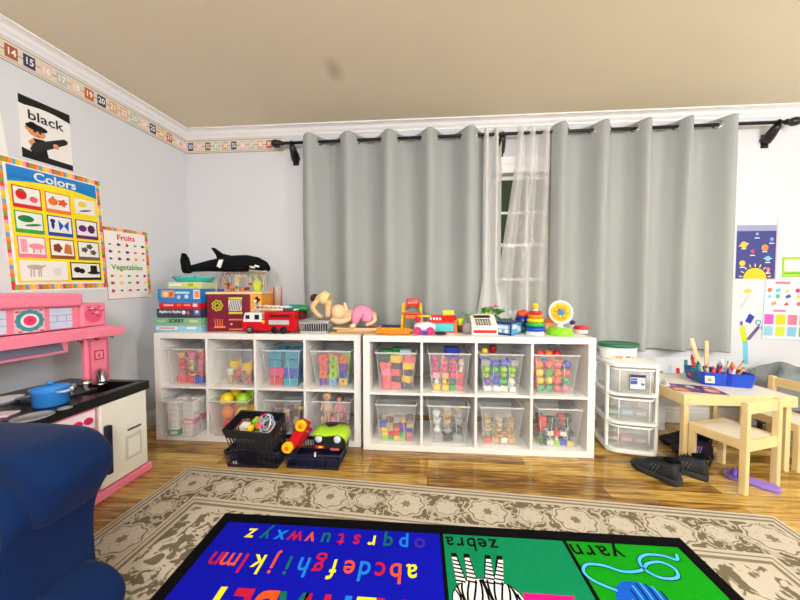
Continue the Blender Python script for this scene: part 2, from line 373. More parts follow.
# ================================================================== ALPHABET RUG
ax0, ax1, ay1, ay0 = -.917, 1.103, 1.29, -.35
zt = .0175; m = MB(); rblk = mat((4,4,5), .9, noise=.1, scale=80, name='rug_black_pile')
def rug(r, g, b): return mat((r,g,b), .9, noise=.1, scale=90, bump=.2)
m.bx(ax0, ax1, ay0, ay1, .0112, zt-.0005, rblk)
def q(x0, x1, y0, y1, mt, z=zt): m.add([(x0,y0,z),(x1,y0,z),(x1,y1,z),(x0,y1,z)], [(0,1,2,3)], mt)
q(ax0+.05, .085, ay0+.05, ay1-.05, rug(8,14,172)); q(.10, .597, .62, ay1-.05, rug(10,132,84)); q(.612, ax1-.05, .62, ay1-.05, rug(14,150,16))
q(.10, .597, ay0+.05, .60, rug(235,150,20)); q(.612, ax1-.05, ay0+.05, .60, rug(200,30,60))
lc = dict(y=rug(246,232,30), r=rug(190,22,54), o=rug(228,84,26), p=rug(70,40,170), g=rug(12,110,90), c=rug(20,130,225), k=rug(5,5,6), m=rug(236,20,130), w=rug(240,240,236), l=rug(80,190,235), b=rug(20,90,200))
def letters(s, cols, xr, xl, y, size, xs=1, bold=.0012):
    n = len(s)
    for i, ch in enumerate(s):
        x = xr + (xl-xr)*i/(n-1)
        M = Matrix.Translation((x, y, zt+.0005)) @ Matrix.Rotation(PI, 4, 'Z')
        m.text(ch, size, M, lc[cols[i]], bold=bold, xs=xs)
letters('opqrstuvwxyz', 'pcgyrrgorcgy', .0, -.73, 1.18, .098, .9)
letters('abcdefghijklmn', 'yorcoyrcgoyror', -.03, -.80, 1.055, .112, .9)
letters('ALPHABET', 'rycrgory', -.09, -.69, .90, .175, .8, .006)
letters('zebra', 'kkkkk', .305, .125, 1.2, .088, .95, .001)
letters('yarn', 'kkkk', .79, .635, 1.195, .10, 1, .001)
letters('Z', 'm', .47, .5, .955, .19, 1, .01) if 0 else m.text('Z', .24, Matrix.Translation((.44,.93,zt+.0005)) @ Matrix.Rotation(PI,4,'Z'), lc['m'], bold=.009)
m.text('Y', .24, Matrix.Translation((.97,.93,zt+.0005)) @ Matrix.Rotation(PI,4,'Z'), lc['o'], bold=.009)
def ell(cx, cy, rx_, ry_, mt, z, n=28, rot=0):
    m.add([(cx+rx_*math.cos(2*PI*i/n)*math.cos(rot)-ry_*math.sin(2*PI*i/n)*math.sin(rot), cy+rx_*math.cos(2*PI*i/n)*math.sin(rot)+ry_*math.sin(2*PI*i/n)*math.cos(rot), z) for i in range(n)], [tuple(range(n))], mt)
# zebra, seen upside down: legs point to the shelves
z1 = zt+.0006
def poly(pts, mt, z): m.add([(x,y,z) for x,y in pts], [tuple(range(len(pts)))], mt)
for (xa, xb) in ((.135,.15),(.185,.19),(.268,.25),(.315,.28)):
    poly([(xa-.011,1.15),(xa+.011,1.15),(xb+.02,1.03),(xb-.02,1.03)], lc['k'], z1)
    poly([(xa-.009,1.132),(xa+.009,1.132),(xb+.018,1.03),(xb-.018,1.03)], lc['w'], z1+.0003)
    for i in range(6):
        y = 1.122-i*.016; xx = xa+(xb-xa)*(1.15-y)/.12; w_ = .010+.008*(1.15-y)/.12
        poly([(xx-w_,y),(xx+w_,y-.004),(xx+w_,y-.011),(xx-w_,y-.006)], lc['k'], z1+.0006)
ell(.235, .975, .125, .08, lc['k'], z1+.0002); ell(.235, .975, .121, .076, lc['w'], z1+.0005)
ell(.36, .90, .05, .09, lc['w'], z1+.0004, rot=.6)
for i in range(15):
    x = .125+i*.0158; hh = .074*math.sqrt(max(.01, 1-((x-.235)/.121)**2)); 
    pts = [(x+.012*math.sin(t*3.5+i), .975-hh+2*hh*t) for t in [j/8 for j in range(9)]]
    poly([(a, c) for a, c in pts]+[(a+.0075, c) for a, c in pts[::-1]], lc['k'], z1+.0009)
# yarn ball and strand
ell(.76, .985, .095, .095, lc['b'], z1+.0002); 
for i in range(9):
    a = -.085+i*.021; hh = math.sqrt(max(.0004, .09**2-a*a))
    pts = [(.76+a*.8+.03*math.sin(t*2), .985-hh+2*hh*t) for t in [j/8 for j in range(9)]]
    poly(pts+[(x+.005, y) for x, y in pts[::-1]], lc['k'] if i % 2 else lc['l'], z1+.0006)
def stroke(pts, w, mt, z):
    P_ = [Vector(p) for p in pts]; A = []; B = []
    for i, p in enumerate(P_):
        d = (P_[min(i+1, len(P_)-1)] - P_[max(i-1, 0)]).normalized(); nn = Vector((-d.y, d.x))*w; A.append(p+nn); B.append(p-nn)
    n = len(A); m.add([(p.x,p.y,z) for p in A+B], [(i, i+1, n+i+1, n+i) for i in range(n-1)], mt)
def bez(ctrl, k=8):
    out = []
    for i in range(len(ctrl)-1):
        p0 = Vector(ctrl[max(i-1,0)]); p1 = Vector(ctrl[i]); p2 = Vector(ctrl[i+1]); p3 = Vector(ctrl[min(i+2, len(ctrl)-1)])
        for j in range(k):
            t = j/k; out.append(.5*((2*p1)+(p2-p0)*t+(2*p0-5*p1+4*p2-p3)*t*t+(3*p1-p0-3*p2+p3)*t**3))
    out.append(Vector(ctrl[-1])); return out
st = bez([(.69,1.04),(.63,1.07),(.612,1.105),(.64,1.135),(.70,1.135),(.76,1.115),(.83,1.125),(.875,1.155),(.93,1.165),(.96,1.14),(.94,1.105),(.88,1.10),(.845,1.13),(.855,1.17),(.90,1.195),(.96,1.195),(1.0,1.18),(1.02,1.205)])
stroke(st, .0085, lc['k'], z1+.0004); stroke(st, .0055, lc['l'], z1+.0008)
tag(m.build('alphabet_rug'), 'bright blue and green alphabet rug with black border lying on the taupe rug', 'rug')
# ================================================================== WALL BORDER OF NUMBERS
bordM = P(224,214,196,.6); bline = P(150,146,134,.6); dk = P(60,60,60,.5)
cc = dict(b=P(168,88,44,.6), n=P(46,54,92,.6), p=P(232,200,190,.6), g=P(196,198,186,.6), e=P(228,206,180,.6), o=P(196,96,34,.6), t=P(214,172,112,.6), a=P(222,170,140,.6), l=P(170,196,172,.6), y=P(226,178,92,.6), r=P(120,84,50,.6), k=P(40,52,56,.6))
wt = P(246,244,238,.6)
def border(TL, TR, BL, BR, n, cards, label):
    s = Sheet(TL, TR, BL, BR, n); s.base(bordM)
    s.rect(0,0,1,.05,bline); s.rect(0,.12,1,.15,bline); s.rect(0,.88,1,.92,bline); s.rect(0,.48,1,.51,dk)
    for num, pos, c in cards:
        x = pos/s.w; hw = .024/s.w
        s.rect(x-hw, .22, x+hw, .78, cc[c], 2); s.text(str(num), x, .5, .052, wt, 3, bold=.001, xs=.72)
    return tag(s.mb.build('number_border'), label, 'wall border')
zt0, zt1 = 2.283, 2.405
s14 = (al(11,60)-LP).dot(LD); s25 = (al(152.5,128)-LP).dot(LD); ds = (s14-s25)/11; SL = s14+ds*1.2
colsL = 'bnpgeontalpnyoep'
border(lw(SL,zt1), lw(.003,zt1), lw(SL,zt0), lw(.003,zt0), LN, [(14+i, SL-(s14-ds*i), colsL[i]) for i in range(16)], 'beige paper number border with cards 14 to 29 along the left wall top')
xb0 = -2.066; x30 = ay(190.9,149,WY).x; x40 = ay(278,147,WY).x; db = (x40-x30)/10
border((xb0,WY,zt1),(x40+.05,WY,zt1),(xb0,WY,zt0),(x40+.05,WY,zt0),(0,-1,0), [(30+i, x30+db*i-xb0, 'nprgtnpgaok'[i]) for i in range(11)], 'beige paper number border with cards 30 to 40 ending at the curtain rod')

# ================================================================== POSTERS, LEFT WALL
def lsheet(a, b, c, d): return Sheet(al(*a), al(*b), al(*c), al(*d), LN)
s = lsheet((16.4,92),(69,115.6),(22.6,157),(73,171)); s.base(WHITE)
arc = [(0,1),(1,1),(1,.84)]+[(1-i/10, .84+.05*math.sin(PI*i/10)) for i in range(1,10)]+[(0,.86)]
s.poly(arc, BLACK); s.poly([(0,0),(1,0),(1,.10)]+[(1-i/10, .10+.02*math.cos(PI*i/10)-.02+ (.10*(i/10)**2)) for i in range(1,11)], BLACK)
s.text('black', .49, .72, .074, BLACK, 2, bold=.0008)
fc = P(222,150,96,.6); hair = P(190,90,40,.6)
s.disc(.30,.46,.036,fc,2,ry=.026); s.disc(.30,.545,.046,BLACK,4,ry=.019); s.disc(.23,.56,.02,BLACK,4); s.disc(.14,.50,.013,fc,2); s.disc(.26,.475,.006,BLACK,3); s.disc(.36,.475,.006,BLACK,3)
s.poly([(.28,.42),(.36,.42),(.35,.41),(.29,.41)], P(150,60,40), 3)
s.poly([(.18,.08),(.50,.08),(.44,.38),(.22,.36)], BLACK, 2); s.poly([(.12,.28),(.22,.36),(.26,.28),(.18,.22)], fc, 3)
s.poly([(.14,.16),(.22,.10),(.90,.44),(.92,.50),(.84,.52),(.22,.28)], P(34,34,36), 4); s.disc(.66,.34,.014,fc,5)
tag(s.mb.build('color_poster'), 'white poster reading black with boy in beret holding a black crayon, on left wall', 'poster')
rain = [P(230,60,60),P(245,150,30),P(250,215,40),P(110,180,60),P(90,170,210),P(240,160,190),P(240,110,40),P(250,190,60)]
def stripes(s, x0, y0, x1, y1, n, horiz=True, l=1, off=0):
    for i in range(n):
        t0, t1 = i/n, (i+1)/n
        if horiz: s.rect(x0+(x1-x0)*t0, y0, x0+(x1-x0)*t1, y1, rain[(i*3+off) % 8], l)
        else: s.rect(x0, y0+(y1-y0)*t0, x1, y0+(y1-y0)*t1, rain[(i*3+off) % 8], l)
s = lsheet((0,154.5),(103,181),(8,291.5),(104.5,289.5)); s.base(WHITE)
stripes(s,.0,.95,1,.99,34); stripes(s,.0,.015,1,.055,34); stripes(s,.95,.05,.99,.95,30,False); stripes(s,.0,.05,.035,.95,30,False)
yel = P(250,226,20,.5); s.rect(.06,.07,.94,.94,yel,2); s.rect(.06,.86,.94,.94,P(20,130,210,.5),3)
s.poly([(.06,.87),(.06,.82)]+[(.06+.88*i/10, .82+.035*math.sin(PI*i/10)) for i in range(1,10)]+[(.94,.82),(.94,.87)], P(20,130,210,.5), 3)
s.text('Colors', .50, .89, .068, WHITE, 4, bold=.0015)
cells = [(0,0,P(215,25,40)),(1,0,P(240,120,50)),(2,0,yel),(0,1,P(60,170,60)),(1,1,P(20,70,170)),(2,1,P(100,30,110)),(0,2,P(240,120,150)),(1,2,P(150,80,30)),(2,2,P(110,100,90))]
for cx, cy, c in cells:
    x0 = .085+cx*.29; y1 = .80-cy*.187; x1 = x0+.255; y0 = y1-.165
    s.rect(x0,y0,x1,y1,c,3); s.rect(x0+.012,y0+.03,x1-.012,y1-.009,WHITE,4)
    xm, ym = (x0+x1)/2, (y0+y1)/2+.008
    if (cx,cy)==(0,0):
        s.disc(xm-.05,ym+.01,.022,c,5,ry=.027); s.disc(xm-.05,ym+.045,.012,GRN,6,ry=.005); s.disc(xm+.055,ym-.015,.017,P(240,90,100),5)
    elif (cx,cy)==(1,0):
        s.disc(xm-.05,ym,.022,P(240,110,30),5); s.disc(xm-.05,ym+.035,.006,GRN,6); s.disc(xm+.045,ym,.02,P(225,80,30),5,sc=.3,k=5)
    elif (cx,cy)==(2,0):
        s.disc(xm-.03,ym+.02,.022,P(240,210,50),5,ry=.016); s.disc(xm,ym-.03,.034,P(60,60,40),5,ry=.005,ph=.25)
    elif (cx,cy)==(0,1):
        s.disc(xm-.03,ym+.018,.032,P(20,130,60),5,ry=.019); s.disc(xm+.03,ym-.025,.034,P(40,140,50),5,ry=.007,ph=.2)
    elif (cx,cy)==(1,1):
        s.disc(xm-.075,ym,.007,P(20,50,130),5,ry=.026); s.disc(xm-.075,ym+.03,.012,P(20,50,130),6)
        for sx in (-1,1): s.poly([(xm+.035,ym),(xm+.035+sx*.055,ym+.045),(xm+.035+sx*.05,ym-.005),(xm+.035+sx*.045,ym-.045)], P(20,90,200), 5)
    elif (cx,cy)==(2,1):
        s.disc(xm-.05,ym,.021,P(110,30,120),5); s.disc(xm+.05,ym,.02,P(80,20,80),5,ry=.027,sc=.12,k=7)
    elif (cx,cy)==(0,2):
        s.rect(xm-.10,ym-.05,xm-.045,ym+.05,P(245,160,180),5); s.disc(xm+.04,ym,.032,P(245,150,165),5,ry=.017); s.bar(xm+.01,ym-.02,xm+.01,ym-.05,.007,P(240,140,160),5); s.bar(xm+.07,ym-.02,xm+.07,ym-.05,.007,P(240,140,160),5)
    elif (cx,cy)==(1,2):
        s.disc(xm-.05,ym,.02,P(130,60,30),5,ry=.026,sc=.15,k=5); s.poly([(xm+.01,ym-.04),(xm+.10,ym-.05),(xm+.09,ym+.03),(xm+.03,ym+.04)], P(210,120,50), 5)
    else:
        for a, b2 in ((-.05,.0),(.01,.03),(.05,-.02)): s.disc(xm+a,ym+b2,.016,P(90,80,70),5,sc=.2,k=5)
s.rect(.085,.085,.53,.24,WHITE,3); s.disc(.22,.19,.034,P(190,180,160),4,ry=.014)
for x in (.18,.205,.25,.27): s.bar(x,.18,x-.005,.115,.005,P(180,170,150),4)
s.bar(.27,.19,.32,.205,.008,P(190,180,160),4); s.disc(.43,.155,.02,P(225,225,220),4,ry=.024)
s.rect(.565,.085,.915,.24,BLACK,3); s.rect(.578,.108,.902,.23,WHITE,4)
s.disc(.64,.175,.018,BLACK,5); s.disc(.69,.165,.016,BLACK,5); s.rect(.79,.15,.87,.215,BLACK,5); s.disc(.83,.15,.036,BLACK,5,ry=.010)
tag(s.mb.build('colors_poster'), 'large yellow poster titled Colors with a striped rainbow border, above the pink play kitchen', 'poster')
s = lsheet((103,226),(148,233),(107,300),(150,297)); s.base(WHITE)
stripes(s,.0,.955,1,1,18); stripes(s,.93,.04,1,.955,20,False,off=2); s.rect(.0,.0,.93,.008,P(220,60,90),2); s.rect(0,0,.012,.95,P(220,60,90),2)
s.rect(.02,.01,.92,.95,P(248,242,236),1)
s.text('Fruits', .48,.87,.052,P(225,60,60),2,bold=.0015); s.text('Vegetables', .47,.45,.052,P(90,160,60),2,bold=.0012,xs=.92)
rc_ = random.Random(3); fcol = [RED,P(240,150,40),P(250,215,60),P(90,50,110),P(80,150,60),P(200,60,90),P(40,60,120)]
for r_, yy in enumerate((.77,.67,.57,.33,.23,.12)):
    for k in range(5): s.disc(.12+k*.185, yy, .009+rc_.random()*.004, rc_.choice(fcol), 2, ry=.006+rc_.random()*.006, sc=.12, k=3)
tag(s.mb.build('fruits_and_vegetables_poster'), 'small white poster of tiny fruits and vegetables with rainbow top and right border', 'poster')
s = lsheet((-30,92),(3,106),(-24,156),(5,160)); s.base(WHITE); s.rect(.05,.8,.95,.86,P(220,220,220))
tag(s.mb.build('white_poster'), 'plain white poster at the left photo edge beside the black one', 'poster')

# ================================================================== POSTERS AND STICKERS, RIGHT OF THE CURTAIN
def bsheet(a, b, c, d): return Sheet(ay(*a,WY), ay(*b,WY), ay(*c,WY), ay(*d,WY), (0,-1,0))
s = bsheet((736,219),(777.5,219),(736,279),(776,278.5)); s.base(WHITE)
s.rect(.0,.0,.97,.80,P(52,60,130,.5)); s.rect(0,.80,.97,.90,P(150,155,190,.5)); s.rect(.97,0,1,1,P(240,170,180),1)
s.disc(.48,.0,.085,P(250,200,20),2,a0=0,a1=.5,n=14)
for i in range(9):
    t = PI*(i+.5)/9; s.bar(.48+.095*math.cos(t)/s.w, .095*math.sin(t)/s.h, .48+.118*math.cos(t)/s.w, .118*math.sin(t)/s.h, .008, P(252,220,90), 2)
for x, y, r, c in ((.18,.57,.026,P(250,190,60)),(.40,.46,.014,P(225,60,90)),(.70,.52,.025,P(240,140,60)),(.86,.66,.014,P(110,160,220)),(.16,.26,.022,P(250,200,70)),(.78,.34,.020,P(130,190,230)),(.5,.75,.012,P(140,160,220)),(.8,.16,.014,P(230,120,140))):
    s.disc(x,y,r,c,3); s.rect(x-.06,y-.075,x+.06,y-.06,WHITE,3)
s.disc(.18,.57,.04,P(250,220,140),2,ry=.006,ph=.3); s.disc(.78,.34,.034,P(200,220,240),2,ry=.005)
tag(s.mb.build('planets_poster'), 'dark blue poster of planets above a half sun, right of the curtain', 'poster')
s = bsheet((782,258),(822,256),(782,276.5),(822,277)); s.base(P(140,200,40,.5)); s.rect(.03,.06,.97,.94,P(190,225,80,.5)); s.rect(.05,.3,.5,.85,P(235,245,225),2); s.rect(.05,.12,.9,.25,P(120,190,40),2)
tag(s.mb.build('green_certificate'), 'small lime green card on the wall at the right edge', 'card')
s = bsheet((764.5,279),(814,280),(761.5,339),(812,341)); s.base(P(160,200,215,.5)); s.rect(.02,.015,.98,.985,P(246,244,238),1)
s.rect(.2,.92,.5,.965,P(235,120,150),2); s.rect(.5,.925,.75,.96,WHITE,2); s.rect(.2,.46,.45,.5,P(235,120,150),2); s.rect(.45,.46,.8,.5,P(225,225,225),2)
shp = [(.1,.82,P(240,110,70)),(.27,.82,P(100,190,210)),(.45,.82,P(190,210,60)),(.66,.82,MAG),(.85,.82,P(250,200,30)),(.1,.72,P(120,200,220)),(.27,.72,P(60,180,140)),(.48,.72,P(50,80,180)),(.68,.72,P(250,200,40)),(.86,.72,P(120,180,80)),(.2,.6,P(245,150,110)),(.45,.6,P(215,40,110)),(.7,.6,P(240,110,110)),(.88,.6,P(150,90,170))]
for i, (x, y, c) in enumerate(shp):
    if i % 3 == 0: s.disc(x,y,.018,c,2)
    elif i % 3 == 1: s.bar(x-.05,y-.015,x+.05,y+.015,.026,c,2)
    else: s.poly([(x-.06,y-.03),(x+.06,y-.03),(x+.01,y+.035)], c, 2)
for i, c in enumerate((P(222,90,190),P(250,205,20),P(245,120,150),P(240,140,60))): s.rect(.03+i*.235,.25,.03+i*.235+.19,.42,c,2)
for i, c in enumerate((P(150,200,220),P(200,220,60),P(130,195,225),P(110,190,120))): s.rect(.03+i*.235,.06,.03+i*.235+.19,.22,c,2)
tag(s.mb.build('shapes_and_colors_poster'), 'white poster of coloured shapes and squares, lowest on the wall right of the curtain', 'poster')
def sticker(u, v, shapes, label):
    s = bsheet((u-8,v-8),(u+8,v-8),(u-8,v+8),(u+8,v+8))
    for k, f in enumerate(shapes): f(s)
    for i, p in enumerate(s.mb.v): s.mb.v[i] = p - s.n*.0018
    o = s.mb.build('wall_sticker', solid=0)
    md = o.modifiers.new('t', 'SOLIDIFY'); md.thickness = .0006
    tag(o, label, 'sticker', 'school supply stickers on the wall')
sticker(747.5,291,[lambda s: s.disc(.5,.5,.03,P(235,205,60),sc=.1,ry=.016)], 'yellow splash sticker below the planets poster')
sticker(743.5,302,[lambda s: s.bar(.3,.1,.8,.9,.012,P(245,190,200))], 'pale pink crayon sticker below the yellow splash sticker')
sticker(749,319,[lambda s: s.poly([(.25,.35),(.6,.2),(.85,.65),(.5,.85)],P(40,50,170))], 'dark blue diamond shaped eraser sticker on the wall')
sticker(744,334,[lambda s: s.bar(.55,.0,.35,1.0,.04,P(200,230,20)), lambda s: s.bar(.32,1.05,.30,1.3,.02,P(120,70,170))], 'lime highlighter sticker left of the scissors sticker')
sticker(754.5,332,[lambda s: s.bar(.0,.0,.8,.95,.012,P(100,60,130)), lambda s: s.disc(.7,1.1,.022,P(80,150,180)), lambda s: s.disc(.7,1.1,.012,WHITE,2), lambda s: s.disc(1.05,.75,.022,P(80,150,180)), lambda s: s.disc(1.05,.75,.012,WHITE,2), lambda s: s.bar(.15,.0,.8,.8,.010,P(100,60,130))], 'purple and teal scissors sticker on the wall by the shapes poster')
sticker(745,351,[lambda s: s.bar(.55,-.3,.5,1.1,.035,P(110,200,225)), lambda s: s.bar(.52,.4,.5,.9,.025,P(40,110,190),2)], 'light blue glue bottle sticker, lowest of the wall stickers')
# low strip of decals between cart and caddy
s = bsheet((655,358),(705,356),(655,384),(705,384)); s.base(P(228,232,236,.5))
for x, c, hh in ((.12,P(60,180,150),.4),(.3,P(200,215,235),.6),(.46,P(210,30,90),.5),(.62,P(20,160,140),.8),(.82,P(30,170,160),.7)): s.poly([(x-.05,.1),(x+.05,.1),(x+.03,.1+hh),(x-.04,.1+hh)], c, 1)
tag(s.mb.build('craft_picture_strip'), 'pale picture strip with teal and pink shapes on the wall behind the small table', 'picture')
# ================================================================== TOY KITCHEN
pk = P(248,136,162,.35); pk2 = P(226,96,128,.35); kb = P(20,20,24,.3); cream = P(240,238,224,.35)
K = thing('play_kitchen', 'pink plastic play kitchen with black counter and white fridge door against left wall', 'toy kitchen', (-1.86,1.25,0))
kx = -1.63; y0, y1 = .84, 1.612
def wallx(y): return -2.075 - (2.5-y)*math.tan(LA) + .02
m = MB(); m.prism([(kx+.022,y0,0),(kx+.022,y1+.01,0),(wallx(y1)+.02,y1+.01,0),(wallx(y0)+.02,y0,0)], (0,0,.045), pk)
m.build('base', K, bevel=.006)
m = MB(); m.prism([(kx,y0+.01,.045),(kx,1.345,.045),(kx-.02,1.345,.045),(kx-.02,y1,.045),(wallx(y1)+.03,y1,.045),(wallx(y0)+.03,y0+.01,.045)], (0,0,.44), pk); m.build('body', K, bevel=.005)
m = MB(); m.bx(kx-.02, kx+.012, 1.352, 1.604, .05, .485, cream); fd = m.build('fridge_door', K, bevel=.006); fd['label'] = 'cream fridge door'
m = MB(); m.bx(kx+.012, kx+.04, 1.363, 1.388, .12, .375, P(22,30,52,.35)); m.build('door_handle', fd, bevel=.006)['label'] = 'dark handle'
m = MB(); m.bx(kx+.012, kx+.016, 1.47, 1.565, .13, .265, P(214,212,198,.3)); m.bx(kx+.016, kx+.02, 1.485, 1.55, .145, .245, P(246,244,234,.3)); m.build('water_dispenser', fd, bevel=.002)
MB().box((kx+.014,1.525,.295), (.006,.075,.008), P(60,60,60)).build('dispenser_slot', fd)
m = MB(); m.bx(kx+.0, kx+.006, 1.12, 1.335, .385, .475, P(250,236,240,.35)); cp = m.build('control_panel', K, bevel=.002)
for y in (1.30, 1.255, 1.205, 1.155):
    MB().cyl((kx+.006,y,.43),(kx+.02,y,.43),.017,P(206,20,90,.3)).build('knob', K, bevel=.003)['label'] = 'magenta knob'
m = MB(); m.bx(kx, kx+.01, .88, 1.32, .07, .37, P(250,160,180,.3)); od = m.build('oven_door', K, bevel=.006); MB().bx(kx+.01,kx+.013,.95,1.25,.12,.30,P(60,60,70,.1)).build('oven_window', od, bevel=.003); MB().cyl((kx+.03,.95,.34),(kx+.03,1.25,.34),.008,pk2).build('oven_handle', od)
# counter with a recessed sink
cz0, cz1 = .485, .535
m = MB(); xl0 = -2.0
m.prism([(kx+.015,y0,cz0),(kx+.015,1.33,cz0),(wallx(1.33)+.02,1.33,cz0),(wallx(y0)+.02,y0,cz0)], (0,0,cz1-cz0), kb)
m.bx(kx-.035, kx+.015, 1.33, y1+.01, cz0, cz1, kb).bx(-1.93, kx-.035, y1-.03, y1+.01, cz0, cz1, kb)
m.bx(-1.93, kx-.035, 1.33, 1.36, cz0, cz1, kb)
m.prism([(-1.93,1.33,cz0),(-1.93,y1+.01,cz0),(wallx(y1)+.02,y1+.01,cz0),(wallx(1.33)+.02,1.33,cz0)], (0,0,cz1-cz0), kb)
m.bx(-1.93, kx-.035, 1.36, y1-.03, cz0, cz0+.006, P(34,34,38,.25))
ct = m.build('countertop', K, bevel=.004)
fz = MB(); fz.tube(bez([Vector((-1.81,1.52,cz1)),Vector((-1.81,1.52,cz1+.05)),Vector((-1.79,1.50,cz1+.085)),Vector((-1.75,1.48,cz1+.07)),Vector((-1.735,1.47,cz1+.03))],4), .017, CHROME, 10)
fz.cyl((-1.81,1.52,cz1),(-1.81,1.52,cz1+.012),.026,CHROME); fa = fz.build('faucet', K)
for y in (1.44, 1.37): MB().lathe([(.024,0),(.017,.014),(.026,.028),(.023,.05),(.004,.056)], CHROME, (-1.80,y,cz1)).build('tap_handle', K)
gp = az(33,417,cz1); m = MB()
for (u, v, r) in ((33,417,.062),(65,408.5,.024)):
    c = az(u, v, cz1); MB().lathe([(r,0),(r,.004),(r*.8,.005),(r*.78,.003),(.001,.003)], P(150,150,148,.3), c).build('burner', K)
c = az(62,396,cz1); MB().box((c.x,c.y,cz1+.006),(.16,.2,.012),P(44,46,50,.3)).build('griddle_plate', K, bevel=.003)
# hutch
hx = -1.85; m = MB()
def hbox(a, b2, z0, z1, xf, nm, mt=pk, bev=.005, xb=None):
    xw = lambda y: (xb if xb is not None else wallx(y)+.015)
    return MB().prism([(xf,a,z0),(xf,b2,z0),(xw(b2),b2,z0),(xw(a),a,z0)], (0,0,z1-z0), mt).build(nm, K, bevel=bev)
hbox(y0, 1.475, .985, 1.056, hx+.01, 'top_rail', pk, .012)
hbox(y0, 1.475, .865, .985, hx-.02, 'back_panel')
hbox(1.475, 1.60, .865, 1.0, hx-.005, 'corner_panel', pk, .01)
m = MB(); m.prism([(hx,y0,.865),(hx,1.61,.865),(hx+.04,1.655,.838),(hx+.05,1.655,.825),(hx+.05,y0,.825),(hx+.05,y0,.84)], (0,0,-.02), pk)
m.prism([(hx+.05,1.66,.818),(hx+.05,y0,.818),(wallx(y0)+.015,y0,.818),(wallx(1.66)+.015,1.66,.818)], (0,0,.034), pk); m.build('hutch_shelf', K, bevel=.006)
hbox(y0, 1.40, .745, .815, hx+.01, 'microwave', pk, .006)
MB().prism([(hx+.012,1.10,.76),(hx+.012,1.375,.76),(hx+.012,1.36,.81),(hx+.012,1.10,.81)], (.004,0,0), P(120,116,136,.15)).build('microwave_window', K)
m = MB(); m.prism([(-1.84,1.475,cz1),(-1.84,1.60,cz1),(-1.87,1.60,cz1),(-1.87,1.475,cz1)], (0,0,.285), pk).build('pillar', K, bevel=.008)
m = MB(); m.bx(-1.84,-1.835,1.49,1.585,.56,.79,pk2).bx(-1.835,-1.833,1.498,1.577,.565,.785,pk); m.build('pillar_panel', K, bevel=.002)
m = MB(); c = ay(97,355,1.53); s = Sheet((-1.833,1.51,.73),(-1.833,1.56,.73),(-1.833,1.51,.675),(-1.833,1.56,.675),(1,0,0)); s.rect(0,0,1,1,P(200,30,70)); s.rect(.12,.12,.88,.88,P(248,150,170),2); s.poly([(.3,.2),(.5,.75),(.7,.2),(.5,.4)],P(200,30,70),3); s.mb.build('badge', K)
def hs(ya, yb, za, zb, x): return Sheet((x,ya,zb),(x,yb,zb),(x,ya,za),(x,yb,za),(1,0,0))
for (ya, yb) in ((1.02,1.19),(1.345,1.44)):
    s = hs(ya,yb,.872,.978,hx-.02); s.rect(0,0,1,1,P(206,218,240,.3)); s.rect(0,.64,1,.66,P(120,130,190),2); s.rect(0,.33,1,.35,P(120,130,190),2); s.rect(.3,.35,.33,.64,P(120,130,190),2); s.rect(.72,.35,.75,.64,P(120,130,190),2)
    s.mb.build('window_sticker', K)
s = hs(1.215,1.325,.868,.982,hx-.02); s.rect(0,0,1,1,P(252,190,200,.4)); s.disc(.5,.5,.052,P(60,150,165,.4),2,sc=.04,k=12,n=48); s.disc(.5,.5,.034,WHITE,3); s.disc(.5,.5,.024,P(236,60,110),4,n=20); s.disc(.5,.52,.005,P(170,20,70),5)
for a, b2 in ((.03,.88),(.8,.93),(.1,.06),(.82,.05)): s.rect(a,b2-.03,a+.14,b2+.02,P(170,40,70),5)
s.mb.build('clock_sticker', K)
s = hs(1.49,1.59,.885,.99,hx-.005); s.disc(.42,.45,.045,P(236,90,130),1)
for a, b2 in ((.1,.85),(.4,.7),(.62,.85),(.3,.5),(.55,.35),(.8,.62),(.15,.68)): s.rect(a,b2,a+.16,b2+.05,P(150,30,50),3)
for a, b2 in ((.25,.78),(.5,.55)): s.rect(a,b2,a+.2,b2+.05,WHITE,3)
s.mb.build('decorative_sticker', K)
for y in (1.42,1.50,1.58): MB().tube([(hx+.04,y,.82),(hx+.04,y,.80),(hx+.055,y,.795),(hx+.06,y,.805)],.004,P(120,40,50)).build('utensil_hook', K)
# things on the counter
c = az(38,411,cz1); c.y += .07; c.x -= .03; pot = P(50,140,225,.3)
T = thing('toy_pot', 'bright blue lidded toy pot on the black play kitchen counter', 'toy pot', c)
MB().lathe([(.05,0),(.058,.006),(.062,.07),(.066,.075),(.062,.078)], pot, c).build('pot_body', T)
MB().lathe([(.066,.078),(.058,.088),(.02,.096),(.001,.096)], pot, c).build('lid', T); MB().lathe([(.008,.096),(.014,.108),(.001,.112)], pot, c, 12).build('lid_knob', T)
for sx in (-1,1): MB().tube([c+Vector((sx*.058,-.02,.066)), c+Vector((sx*.088,-.016,.07)), c+Vector((sx*.088,.016,.07)), c+Vector((sx*.058,.02,.066))],.006,P(200,205,210)).build('handle', T)
for i, (u, v, col, lab) in enumerate(((6,403,P(215,215,215),'pale grey toy pan at left edge of the play kitchen counter'),(10,413,P(235,205,215),'pinkish toy tray behind the sofa arm on the counter'))):
    c = az(u, v, cz1); T = thing('toy_pan' if i == 0 else 'toy_tray', lab, 'toy dish', c)
    if i == 0:
        MB().lathe([(.04,0),(.055,.02),(.057,.024),(.053,.022),(.04,.005),(.001,.005)], col, c).build('pan', T); MB().tube([c+Vector((.05,0,.018)), c+Vector((.11,.03,.03))],.007,P(120,120,125)).build('handle', T)
    else: MB().box((c.x,c.y-.03,c.z+.005),(.09,.06,.01),col,R(20)).build('tray', T, bevel=.003)

